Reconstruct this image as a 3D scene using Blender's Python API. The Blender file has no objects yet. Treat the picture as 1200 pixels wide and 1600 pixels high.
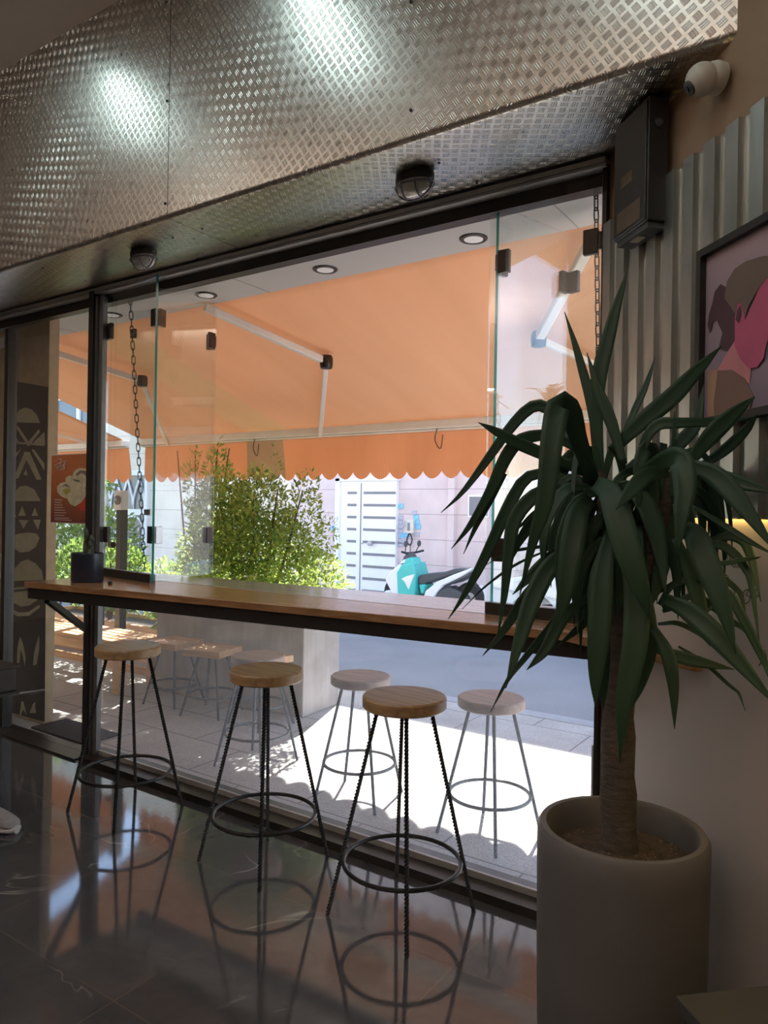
import bpy, math, random
from mathutils import Vector, Matrix
random.seed(7)
PI = math.pi
scene = bpy.context.scene
COL = scene.collection

# ------------------------------------------------------------------ camera
FPX, EYE = 1155.0, 1.45
AZ, RO = math.radians(34.3), math.radians(0.95)
FW = Vector((-math.sin(AZ), math.cos(AZ), 0)); RT = Vector((math.cos(AZ), math.sin(AZ), 0)); UP = Vector((0, 0, 1))
CAM = Vector((0, 0, EYE))
cam_right = RT*math.cos(RO) + UP*math.sin(RO)
cam_up = -RT*math.sin(RO) + UP*math.cos(RO)
cd = bpy.data.cameras.new('camera'); cam = bpy.data.objects.new('camera', cd); COL.objects.link(cam)
m = Matrix.Identity(4)
for i, v in enumerate((cam_right, cam_up, -FW)):
    for k in range(3): m[k][i] = v[k]
m.translation = CAM
cam.matrix_world = m
cd.sensor_fit = 'VERTICAL'; cd.sensor_height = 36; cd.sensor_width = 27; cd.lens = 36*FPX/1600
scene.cycles.transparent_max_bounces = 24
cd.clip_start = 0.02; cd.clip_end = 300
scene.camera = cam

# ------------------------------------------------------------------ world, sun, exposure
scene.view_settings.view_transform = 'Standard'; scene.view_settings.look = 'None'
scene.view_settings.gamma = 1; scene.view_settings.use_curve_mapping = False
scene.view_settings.exposure = 1.4
w = bpy.data.worlds.new('sky'); scene.world = w; w.use_nodes = True
nt = w.node_tree; nt.nodes.clear()
sky = nt.nodes.new('ShaderNodeTexSky'); sky.sky_type = 'NISHITA'; sky.sun_disc = False
sky.sun_elevation = math.radians(38); sky.sun_rotation = math.radians(-20); sky.altitude = 1000; sky.air_density = 1.0; sky.dust_density = 0.7
bg = nt.nodes.new('ShaderNodeBackground'); bg.inputs[1].default_value = 0.37
wo = nt.nodes.new('ShaderNodeOutputWorld')
smx = nt.nodes.new('ShaderNodeMix'); smx.data_type = 'RGBA'; smx.inputs[0].default_value = 0.2; smx.inputs[7].default_value = (1.15, 1.0, 0.95, 1)
nt.links.new(sky.outputs[0], smx.inputs[6]); nt.links.new(smx.outputs[2], bg.inputs[0]); nt.links.new(bg.outputs[0], wo.inputs[0])
SUN_DIR = Vector((0.38, -1.0, -0.84)).normalized()
sl = bpy.data.lights.new('sun', 'SUN'); sl.energy = 11.0; sl.angle = math.radians(0.6); sl.color = (1, 0.95, 0.87)
so = bpy.data.objects.new('sun', sl); COL.objects.link(so); so.rotation_euler = SUN_DIR.to_track_quat('-Z', 'Y').to_euler(); so.location = (-6, 14, 12)

def area(name, loc, rot, sx, sy, energy, color):
    l = bpy.data.lights.new(name, 'AREA'); l.shape = 'RECTANGLE'; l.size = sx; l.size_y = sy; l.energy = energy; l.color = color
    o = bpy.data.objects.new(name, l); COL.objects.link(o); o.location = loc; o.rotation_euler = rot
    return o
# ceiling lamps of the cafe (their fixtures are built further down)
LAMPS = [(-3.80, 1.36, 0.818, 0.95), (-2.37, 1.22, 1.187, 1.05), (-.86, .80, 1.70, 0.9)]     # x, y, heading, length of the linear lamps
for (lx, ly, lh, ll) in LAMPS:
    area('ceiling_lamp_light', (lx, ly, 3.755), (0, 0, lh), ll, 0.05, (1.6 if lx < -1 else 1.7), (0.68, 0.95, 1.0))
for (lx, ly) in [(-5.2, -1.8), (-0.6, -1.8)]:      # added unseen fill lights, brightening the room off the ceiling
    area('uplighter_light', (lx, ly, 2.82), (PI, 0, 0), 2.0, 0.25, 40.0, (1.0, 0.94, 0.88))

# ------------------------------------------------------------------ picture geometry of the place
def ray(px, py):
    dx, dy = px-600, -(py-800)
    return FW*FPX + RT*(dx*math.cos(RO)-dy*math.sin(RO)) + UP*(dx*math.sin(RO)+dy*math.cos(RO))
def on_y(px, py, y): d = ray(px, py); return CAM + d*(y/d.y)
def on_z(px, py, z): d = ray(px, py); return CAM + d*((z-EYE)/d.z)
def on_pl(px, py, p0, n): d = ray(px, py); return CAM + d*(n.dot(p0-CAM)/n.dot(d))
def at_d(px, py, dep): return CAM + ray(px, py)*(dep/FPX)
def V(*a): return Vector(a)

# ------------------------------------------------------------------ node helpers
class NT:
    def __init__(s, name):
        s.m = bpy.data.materials.new(name); s.m.use_nodes = True; s.t = s.m.node_tree; s.t.nodes.clear()
        s.out = s.t.nodes.new('ShaderNodeOutputMaterial')
    def n(s, typ, **kw):
        x = s.t.nodes.new(typ)
        for k, v in kw.items(): setattr(x, k, v)
        return x
    def l(s, a, b): s.t.links.new(a, b)
    def inp(s, node, key, v):
        if isinstance(v, bpy.types.NodeSocket): s.l(v, node.inputs[key])
        elif v is not None:
            if isinstance(v, tuple) and len(v) == 3 and node.inputs[key].type == 'RGBA': v = (*v, 1)
            node.inputs[key].default_value = v
    def math(s, op, a, b=None, c=None, clamp=False):
        x = s.n('ShaderNodeMath', operation=op); x.use_clamp = clamp
        s.inp(x, 0, a); s.inp(x, 1, b); s.inp(x, 2, c)
        return x.outputs[0]
    def coords(s, kind='Object', scale=(1, 1, 1), rot=(0, 0, 0), loc=(0, 0, 0)):
        c = s.n('ShaderNodeTexCoord'); mp = s.n('ShaderNodeMapping')
        s.l(c.outputs[kind], mp.inputs[0]); mp.inputs['Scale'].default_value = scale; mp.inputs['Rotation'].default_value = rot; mp.inputs['Location'].default_value = loc
        return mp.outputs[0]
    def noise(s, vec, scale, detail=3, rough=0.5, dist=0):
        x = s.n('ShaderNodeTexNoise'); s.l(vec, x.inputs['Vector']); x.inputs['Scale'].default_value = scale
        x.inputs['Detail'].default_value = detail; x.inputs['Roughness'].default_value = rough; x.inputs['Distortion'].default_value = dist
        return x.outputs[0]
    def ramp(s, fac, stops):
        x = s.n('ShaderNodeValToRGB'); s.l(fac, x.inputs[0]); e = x.color_ramp.elements
        while len(e) < len(stops): e.new(0.5)
        for i, (p, c) in enumerate(stops): e[i].position = p; e[i].color = (*c, 1) if len(c) == 3 else c
        return x.outputs[0]
    def mixc(s, fac, a, b, bt='MIX'):
        x = s.n('ShaderNodeMix', data_type='RGBA', blend_type=bt)
        s.inp(x, 0, fac); s.inp(x, 6, a); s.inp(x, 7, b)
        return x.outputs[2]
    def bump(s, h, strength=0.3, dist=0.01):
        x = s.n('ShaderNodeBump'); s.inp(x, 'Height', h); x.inputs['Strength'].default_value = strength; x.inputs['Distance'].default_value = dist
        return x.outputs[0]
    def pr(s, col=(.5, .5, .5), rough=.5, metal=0., normal=None, emit=None, es=0, spec=None, ior=None):
        p = s.n('ShaderNodeBsdfPrincipled')
        s.inp(p, 'Base Color', col); s.inp(p, 'Roughness', rough); s.inp(p, 'Metallic', metal)
        if normal is not None: s.l(normal, p.inputs['Normal'])
        if emit is not None: s.inp(p, 'Emission Color', emit); p.inputs['Emission Strength'].default_value = es
        if spec is not None: p.inputs['Specular IOR Level'].default_value = spec
        if ior is not None: p.inputs['IOR'].default_value = ior
        s.l(p.outputs[0], s.out.inputs[0]); return p

def plain(name, col, rough=.5, metal=0., var=.12, scale=12, bump=0.0, bscale=60, spec=None):
    t = NT(name); v = t.coords(); nz = t.noise(v, scale, 4)
    c = t.ramp(nz, [(0.25, tuple(x*(1-var) for x in col)), (0.75, tuple(min(1, x*(1+var)) for x in col))])
    nb = t.bump(t.noise(v, bscale, 4), bump, 0.004) if bump else None
    t.pr(c, rough, metal, nb, spec=spec); return t.m

M = {}
M['plaster'] = plain('brown_plaster', (.34, .235, .15), .85, var=.1, scale=3, bump=.15)
M['lower_wall'] = plain('beige_gloss_wall', (.46, .395, .355), .38, var=.06, scale=1.5)
M['ceiling'] = plain('ceiling_paint', (.60, .50, .43), .9, var=.04, scale=2)
M['back_wall'] = plain('room_wall_paint', (.30, .24, .20), .9, var=.05, scale=2)
M['black_metal'] = plain('black_painted_steel', (.018, .016, .014), .42, 0.0, var=.25, scale=20)
M['dark_frame'] = plain('dark_anodised_frame', (.030, .026, .022), .38, .2, var=.2, scale=15)
M['silver'] = plain('aluminium_track', (.42, .41, .40), .4, .25, var=.08, scale=30)
M['dull_track'] = plain('dull_grey_track', (.17, .17, .17), .4, .4, var=.08, scale=30)
M['bronze'] = plain('brown_hinge_metal', (.045, .034, .028), .33, .5, var=.15, scale=30)
M['bare_steel'] = plain('hinge_back_steel', (.62, .64, .66), .3, .8, var=.05, scale=30)
M['rebar'] = plain('twisted_bar_steel', (.035, .033, .032), .45, .6, var=.3, scale=60)
M['rebar_out'] = plain('weathered_bar_steel', (.09, .095, .10), .5, .6, var=.3, scale=60)
M['white_paint'] = plain('white_paint', (.78, .79, .82), .45, var=.02, scale=5)
M['white_plastic'] = plain('cream_plastic', (.62, .58, .50), .35, var=.04, scale=20)
M['awning_metal'] = plain('white_coated_aluminium', (.72, .66, .60), .4, var=.05, scale=10)
M['dark_rubber'] = plain('black_rubber', (.02, .02, .022), .7, var=.2, scale=30)
M['grey_plastic'] = plain('dark_grey_plastic', (.07, .075, .08), .5, var=.1, scale=30)
M['teal'] = plain('teal_scooter_paint', (.07, .52, .47), .25, var=.05, scale=8)
M['scooter_white'] = plain('white_scooter_paint', (.80, .83, .86), .25, var=.03, scale=8)
M['plate_white'] = plain('number_plate_white', (.75, .8, .85), .4, var=.03)
M['orange_lens'] = plain('orange_indicator', (.8, .3, .05), .3, var=.03)
M['kerb'] = plain('kerb_stone', (.34, .36, .39), .8, var=.15, scale=10, bump=.2)
M['soffit_out'] = plain('outdoor_ceiling_panel', (.46, .44, .41), .55, var=.05, scale=2)
M['planter'] = None
M['cactus_pot'] = plain('navy_black_ceramic', (.018, .022, .034), .32, var=.1)
M['cactus'] = plain('cactus_green', (.06, .075, .04), .6, var=.3, scale=50, bump=.5, bscale=90)
M['yucca_pot'] = plain('charcoal_pot', (.125, .117, .115), .55, var=.08, scale=3, bump=.1)
M['soil'] = plain('dark_soil', (.06, .042, .03), .95, var=.5, scale=40, bump=.9, bscale=120)
M['pebble'] = plain('small_clay_pebbles', (.16, .10, .07), .8, var=.4, scale=30)
M['shoe_fabric'] = plain('grey_knit', (.36, .34, .34), .8, var=.15, scale=80, bump=.4, bscale=200)
M['shoe_sole'] = plain('pale_sole', (.62, .60, .58), .5, var=.05)
M['shoe_dark'] = plain('dark_shoe_opening', (.05, .04, .045), .8, var=.1)
M['dark_wood_box'] = plain('near_black_brown_wood', (.016, .008, .004), .5, var=.3, scale=8)
M['dark_table'] = plain('dark_brown_table', (.05, .046, .040), .5, var=.1, scale=4)
M['black_box'] = plain('black_cabinet_plastic', (.022, .021, .020), .4, var=.15, scale=10)
M['brown_tape'] = plain('brown_label_patch', (.13, .085, .05), .5, var=.2, scale=30)
M['lens_dark'] = plain('camera_lens', (.02, .02, .025), .1, var=.1)
M['downlight_white'] = plain('downlight_diffuser', (.85, .84, .80), .4, var=.02)
M['opp_grey'] = plain('grey_slot_panel', (.19, .19, .20), .5, var=.05)
M['dark_shade'] = plain('window_dark_glass', (.11, .14, .17), .15, var=.1, scale=3)
M['sticker_blue'] = plain('blue_sticker', (.20, .50, .72), .6, var=.35, scale=40)
M['sticker_grey'] = plain('grey_printed_sticker', (.42, .42, .48), .6, var=.45, scale=60)
M['car_paint'] = plain('pale_car_paint', (.62, .68, .74), .25, var=.02)
M['palm'] = plain('palm_frond', (.13, .12, .05), .7, var=.3, scale=5)
M['bark'] = plain('tree_bark', (.13, .10, .07), .9, var=.35, scale=20, bump=.6)
M['pylon'] = plain('grey_pylon_concrete', (.30, .29, .28), .8, var=.1)
M['mat'] = plain('door_mat', (.03, .03, .035), .9, var=.3, scale=60)
M['column_cream'] = plain('column_plaster', (.42, .31, .19), .85, var=.14, scale=14, bump=.3)
M['column_paint'] = plain('dark_column_paint', (.060, .052, .048), .7, var=.15, scale=10)
M['cream_paint'] = plain('cream_painted_motif', (.44, .40, .28), .8, var=.1, scale=14)
M['outer_wall'] = plain('outer_stone', (.50, .44, .39), .8, var=.15, scale=8, bump=.4)
M['wall_ink'] = plain('black_marker_line', (.03, .025, .02), .7, var=.1)

def tread():
    t = NT('diamond_tread_metal')
    c = t.n('ShaderNodeTexCoord'); sp = t.n('ShaderNodeSeparateXYZ'); t.l(c.outputs['Object'], sp.inputs[0])
    x = sp.outputs[0]; y = t.math('ADD', sp.outputs[1], sp.outputs[2])
    k = 1/0.030
    a = t.math('MULTIPLY', t.math('ADD', x, t.math('MULTIPLY', y, 0.62)), k*.80)
    b = t.math('MULTIPLY', t.math('SUBTRACT', y, t.math('MULTIPLY', x, 0.62)), k*.80)
    par = t.math('MODULO', t.math('ABSOLUTE', t.math('ADD', t.math('FLOOR', a), t.math('FLOOR', b))), 2.0)
    u = t.math('SUBTRACT', t.math('FRACT', a), 0.5); v = t.math('SUBTRACT', t.math('FRACT', b), 0.5)
    mx = t.n('ShaderNodeMix', data_type='FLOAT'); t.l(par, mx.inputs[0]); t.l(u, mx.inputs[2]); t.l(v, mx.inputs[3]); p = mx.outputs[0]
    mx = t.n('ShaderNodeMix', data_type='FLOAT'); t.l(par, mx.inputs[0]); t.l(v, mx.inputs[2]); t.l(u, mx.inputs[3]); q = mx.outputs[0]
    st = t.math('MULTIPLY_ADD', t.math('COSINE', t.math('MULTIPLY', q, 2*PI*4.6)), .5, .5)
    st = t.math('SMOOTH_MIN', st, 0.8, 0.2)
    ends = t.math('SUBTRACT', 1.0, t.math('MULTIPLY', t.math('ABSOLUTE', p), 2.5))
    ends = t.math('MULTIPLY', ends, 5.0, clamp=True)
    side = t.math('MULTIPLY', t.math('SUBTRACT', 0.38, t.math('ABSOLUTE', q)), 14.0, clamp=True)
    h = t.math('POWER', t.math('MULTIPLY', t.math('MULTIPLY', st, ends), side), 1.5)
    nzv = t.coords(); n1 = t.noise(nzv, 3.0, 3); n2 = t.noise(nzv, 25, 4)
    bh = t.n('ShaderNodeBump'); t.l(h, bh.inputs['Height']); bh.inputs['Strength'].default_value = 0.6; bh.inputs['Distance'].default_value = 0.0028
    b2 = t.n('ShaderNodeBump'); t.l(n1, b2.inputs['Height']); b2.inputs['Strength'].default_value = 0.12; b2.inputs['Distance'].default_value = 0.02
    t.l(b2.outputs[0], bh.inputs['Normal'])
    col = t.ramp(n2, [(.3, (.49, .46, .41)), (.7, (.60, .56, .50))])
    t.pr(col, t.ramp(n2, [(.2, (.26,)*3), (.8, (.34,)*3)]), 1.0, bh.outputs[0])
    return t.m
M['tread'] = tread()

def corrug():
    t = NT('galvanised_corrugated_sheet'); v = t.coords(scale=(1, 1, .25)); nz = t.noise(v, 14, 4)
    t.pr(t.ramp(nz, [(.3, (.36, .37, .34)), (.7, (.50, .50, .47))]), .34, .9, t.bump(nz, .1, .004)); return t.m
M['corrug'] = corrug()

def floor_mat():
    t = NT('dark_polished_marble_tiles')
    v = t.coords(loc=(1.86, -2.09, 0))
    br = t.n('ShaderNodeTexBrick'); t.l(v, br.inputs['Vector']); br.offset = 0.0; br.squash = 1
    br.inputs['Scale'].default_value = 1; br.inputs['Mortar Size'].default_value = .0022; br.inputs['Mortar Smooth'].default_value = .1
    br.inputs['Brick Width'].default_value = .73; br.inputs['Row Height'].default_value = .73
    for k in ('Color1', 'Color2'): br.inputs[k].default_value = (0, 0, 0, 1)
    br.inputs['Mortar'].default_value = (1, 1, 1, 1)
    v2 = t.coords()
    n0 = t.noise(v2, 2.2, 6, .65, .6); base = t.ramp(n0, [(.25, (.050, .051, .055)), (.6, (.085, .084, .088)), (.85, (.12, .118, .12))])
    n1 = t.noise(v2, 1.1, 4, .55, .8); vein = t.math('ABSOLUTE', t.math('SUBTRACT', n1, .5))
    vm = t.ramp(vein, [(0.0, (1, 1, 1)), (0.0048, (0, 0, 0))])
    msk = t.ramp(t.noise(v2, 3.1, 2), [(.56, (0, 0, 0)), (.70, (.8, .8, .8))])
    vm = t.mixc(1.0, vm, msk, 'MULTIPLY')
    col = t.mixc(vm, base, (.42, .39, .36)); col = t.mixc(br.outputs['Color'], col, (.11, .09, .075))
    nb = t.bump(br.outputs['Color'], .25, .002)
    t.pr(col, .065, 0, nb, spec=.5, ior=1.75); return t.m
M['floor'] = floor_mat()

def wood(name, c1, c2, axis='x', scale=1.0, rough=.4):
    t = NT(name); s = (1.2, 14, 14) if axis == 'x' else (14, 1.2, 14)
    v = t.coords(scale=tuple(a*scale for a in s)); nz = t.noise(v, 3, 6, .6, .4)
    t.pr(t.ramp(nz, [(.3, c1), (.7, c2)]), rough, 0, t.bump(nz, .12, .003)); return t.m
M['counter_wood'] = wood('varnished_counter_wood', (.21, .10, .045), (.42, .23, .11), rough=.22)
M['bleached_wood'] = wood('bleached_glossy_wood', (.30, .25, .22), (.46, .40, .37), rough=.12)  # pale tone paints in the bright reflection on the outer counter
M['seat_wood'] = wood('oiled_round_seat_wood', (.26, .15, .07), (.48, .30, .15), rough=.34)
M['seat_wood_out'] = wood('weathered_round_seat_wood', (.26, .17, .13), (.42, .29, .23), rough=.6)
M['square_seat'] = wood('square_seat_planks', (.36, .20, .10), (.56, .34, .18), rough=.6)
M['bench_wood'] = wood('pale_bench_wood', (.50, .27, .13), (.68, .42, .22), rough=.6)

def paving():
    t = NT('grey_speckled_paving'); v = t.coords()
    br = t.n('ShaderNodeTexBrick'); t.l(v, br.inputs['Vector']); br.offset = .5
    br.inputs['Scale'].default_value = 1; br.inputs['Mortar Size'].default_value = .005; br.inputs['Brick Width'].default_value = .8; br.inputs['Row Height'].default_value = .4
    for k in ('Color1', 'Color2'): br.inputs[k].default_value = (0, 0, 0, 1)
    br.inputs['Mortar'].default_value = (1, 1, 1, 1)
    sp = t.ramp(t.noise(v, 160, 2), [(.35, (.36, .35, .34)), (.65, (.58, .565, .55))])
    st = t.ramp(t.noise(v, 2.5, 4), [(.3, (.75, .74, .74)), (.7, (1, 1, 1))])
    c = t.mixc(1.0, sp, st, 'MULTIPLY'); c = t.mixc(br.outputs['Color'], c, (.16, .15, .145))
    t.pr(c, .8, 0, t.bump(br.outputs['Color'], .3, -.004)); return t.m
M['paving'] = paving()
def asphalt():
    t = NT('worn_asphalt'); v = t.coords()
    c = t.mixc(1.0, t.ramp(t.noise(v, 90, 3), [(.3, (.18, .19, .205)), (.7, (.30, .315, .335))]), t.ramp(t.noise(v, 1.1, 5), [(.3, (.8, .8, .8)), (.7, (1, 1, 1))]), 'MULTIPLY')
    t.pr(c, .85); return t.m
M['asphalt'] = asphalt()
def planter_mat():
    t = NT('stained_grey_concrete'); v = t.coords(); v2 = t.coords(scale=(9, 9, .8))
    c = t.mixc(.3, t.ramp(t.noise(v, 4, 5), [(.3, (.33, .285, .265)), (.7, (.46, .41, .385))]), t.ramp(t.noise(v2, 3, 4), [(.3, (.5, .48, .47)), (.75, (1, 1, 1))]), 'MULTIPLY')
    t.pr(c, .85, 0, t.bump(t.noise(v, 30, 4), .3, .005)); return t.m
M['planter'] = planter_mat()
def facade(name, ca, cb, joint, h=.445, wd=40):
    t = NT(name); c = t.n('ShaderNodeTexCoord'); sp = t.n('ShaderNodeSeparateXYZ'); t.l(c.outputs['Object'], sp.inputs[0])
    z = t.math('DIVIDE', t.math('SUBTRACT', sp.outputs[2], .085), h)
    f = t.math('ABSOLUTE', t.math('SUBTRACT', t.math('FRACT', t.math('ADD', z, .5)), .5))
    ln = t.math('LESS_THAN', f, .012)
    v = t.coords(); nz = t.ramp(t.noise(v, 2.0, 6), [(.3, ca), (.7, cb)])
    t.pr(t.mixc(ln, nz, joint), .8, 0, t.bump(ln, .4, -.01)); return t.m
M['pink_wall'] = facade('pink_stone_cladding', (.60, .49, .47), (.70, .59, .57), (.36, .29, .29))
M['cream_wall'] = facade('cream_stone_cladding', (.66, .58, .48), (.78, .70, .60), (.4, .33, .27))

def fabric(name, a, b):
    t = NT(name)
    v = t.coords(rot=(0, 0, .5))
    wv = t.n('ShaderNodeTexWave'); t.l(v, wv.inputs[0]); wv.inputs['Scale'].default_value = 22; wv.inputs['Distortion'].default_value = .4
    v2 = t.coords(scale=(1.6, .25, .25), rot=(0, 0, .12)); nz = t.noise(v2, 3, 3)
    c = t.mixc(.35, t.ramp(wv.outputs[0], [(0, a), (1, b)]), t.ramp(nz, [(.3, a), (.7, b)]))
    d = t.n('ShaderNodeBsdfDiffuse'); tr = t.n('ShaderNodeBsdfTranslucent'); mx = t.n('ShaderNodeMixShader')
    t.l(c, d.inputs[0]); t.l(c, tr.inputs[0]); mx.inputs[0].default_value = .24
    t.l(d.outputs[0], mx.inputs[1]); t.l(tr.outputs[0], mx.inputs[2]); t.l(mx.outputs[0], t.out.inputs[0]); return t.m
M['awning'] = fabric('orange_awning_canvas', (.575, .36, .225), (.675, .445, .30))
M['valance'] = fabric('orange_valance_canvas', (.62, .335, .195), (.70, .40, .24))

M['awning_patch'] = fabric('khaki_canvas_panel', (.55, .385, .235), (.63, .45, .29))  # shadow band across the awning, painted as a khaki tone
M['valance_patch'] = fabric('greyish_tan_canvas_panel', (.42, .29, .20), (.50, .35, .24))  # the same cast shadow painted greyer on the valance

def leafmat(name, a, b, trans=.35, rough=.45, edge=False):
    t = NT(name); oi = t.n('ShaderNodeNewGeometry'); nz = t.noise(t.coords(), 9, 3)
    f = t.math('MULTIPLY_ADD', oi.outputs['Random Per Island'], .6, t.math('MULTIPLY', nz, .4))
    c = t.ramp(f, [(.15, a), (.85, b)])
    p = t.n('ShaderNodeBsdfPrincipled'); t.l(c, p.inputs['Base Color']); p.inputs['Roughness'].default_value = rough
    tr = t.n('ShaderNodeBsdfTranslucent'); t.l(c, tr.inputs[0]); mx = t.n('ShaderNodeMixShader'); mx.inputs[0].default_value = trans
    t.l(p.outputs[0], mx.inputs[1]); t.l(tr.outputs[0], mx.inputs[2]); t.l(mx.outputs[0], t.out.inputs[0]); return t.m
M['shrub_leaf'] = leafmat('shrub_leaves', (.12, .26, .055), (.62, .68, .18), .55)
M['shrub_leaf_dark'] = leafmat('dark_shrub_leaves', (.07, .16, .04), (.32, .44, .10), .5)
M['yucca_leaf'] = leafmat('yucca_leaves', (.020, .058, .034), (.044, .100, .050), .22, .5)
M['conifer'] = leafmat('cypress_leaves', (.05, .07, .03), (.14, .15, .06), .2)

def bark():
    t = NT('yucca_trunk_bark'); v = t.coords(scale=(1, 1, 3)); nz = t.noise(v, 22, 5, .7)
    t.pr(t.ramp(nz, [(.3, (.055, .043, .034)), (.7, (.13, .105, .085))]), .9, 0, t.bump(nz, .8, .01)); return t.m
M['trunk'] = bark()

def glass(name, tint, haze=0.0, f0=.04):
    t = NT(name); ge = t.n('ShaderNodeNewGeometry'); vd = t.n('ShaderNodeVectorMath', operation='DOT_PRODUCT')
    t.l(ge.outputs['Normal'], vd.inputs[0]); t.l(ge.outputs['Incoming'], vd.inputs[1])
    om = t.math('SUBTRACT', 1.0, t.math('ABSOLUTE', vd.outputs['Value']), clamp=True)
    sch = t.math('MULTIPLY_ADD', t.math('POWER', om, 5.0), 1-f0, f0)
    tr = t.n('ShaderNodeBsdfTransparent'); tr.inputs[0].default_value = (*tint, 1)
    gl = t.n('ShaderNodeBsdfGlossy'); gl.inputs['Roughness'].default_value = 0.0; gl.inputs[0].default_value = (1, 1, 1, 1)
    mx = t.n('ShaderNodeMixShader'); t.l(sch, mx.inputs[0]); t.l(tr.outputs[0], mx.inputs[1]); t.l(gl.outputs[0], mx.inputs[2])
    if haze:
        df = t.n('ShaderNodeBsdfTranslucent'); df.inputs[0].default_value = (.8, .85, .9, 1); m2 = t.n('ShaderNodeMixShader'); m2.inputs[0].default_value = haze
        t.l(mx.outputs[0], m2.inputs[1]); t.l(df.outputs[0], m2.inputs[2]); t.l(m2.outputs[0], t.out.inputs[0])
    else: t.l(mx.outputs[0], t.out.inputs[0])
    return t.m
M['glass'] = glass('clear_glass', (.97, .985, .98), f0=.085)
M['glass_dusty'] = glass('dusty_clear_glass', (.96, .975, .975), haze=.05)
def gedge():
    t = NT('green_glass_edge'); v = t.coords(scale=(1, 1, .3))
    p = t.pr(t.ramp(t.noise(v, 3, 2), [(.3, (.02, .30, .25)), (.7, (.05, .48, .42))]), .15); p.inputs['Transmission Weight'].default_value = .35; return t.m
M['glass_edge'] = gedge()
def lampglass():
    t = NT('ribbed_lamp_glass'); v = t.coords(); wv = t.n('ShaderNodeTexWave'); t.l(v, wv.inputs[0]); wv.inputs['Scale'].default_value = 60
    p = t.pr((.50, .50, .45), .2, 0, t.bump(wv.outputs[0], .4, .004)); p.inputs['Transmission Weight'].default_value = .55; return t.m
M['lamp_glass'] = lampglass()
def emis(name, col, s):
    t = NT(name); v = t.coords(); nz = t.noise(v, 3, 1)
    t.pr(t.ramp(nz, [(0, col), (1, col)]), .5, emit=col, es=s); return t.m
M['led'] = emis('warm_led', (1.0, .70, .22), 14.0)
M['lamp_on'] = emis('lamp_diffuser_on', (.8, .95, 1.0), 3.0)
M['lamp_warm'] = emis('warm_lamp_diffuser_on', (1, .86, .7), 3.0)

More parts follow.
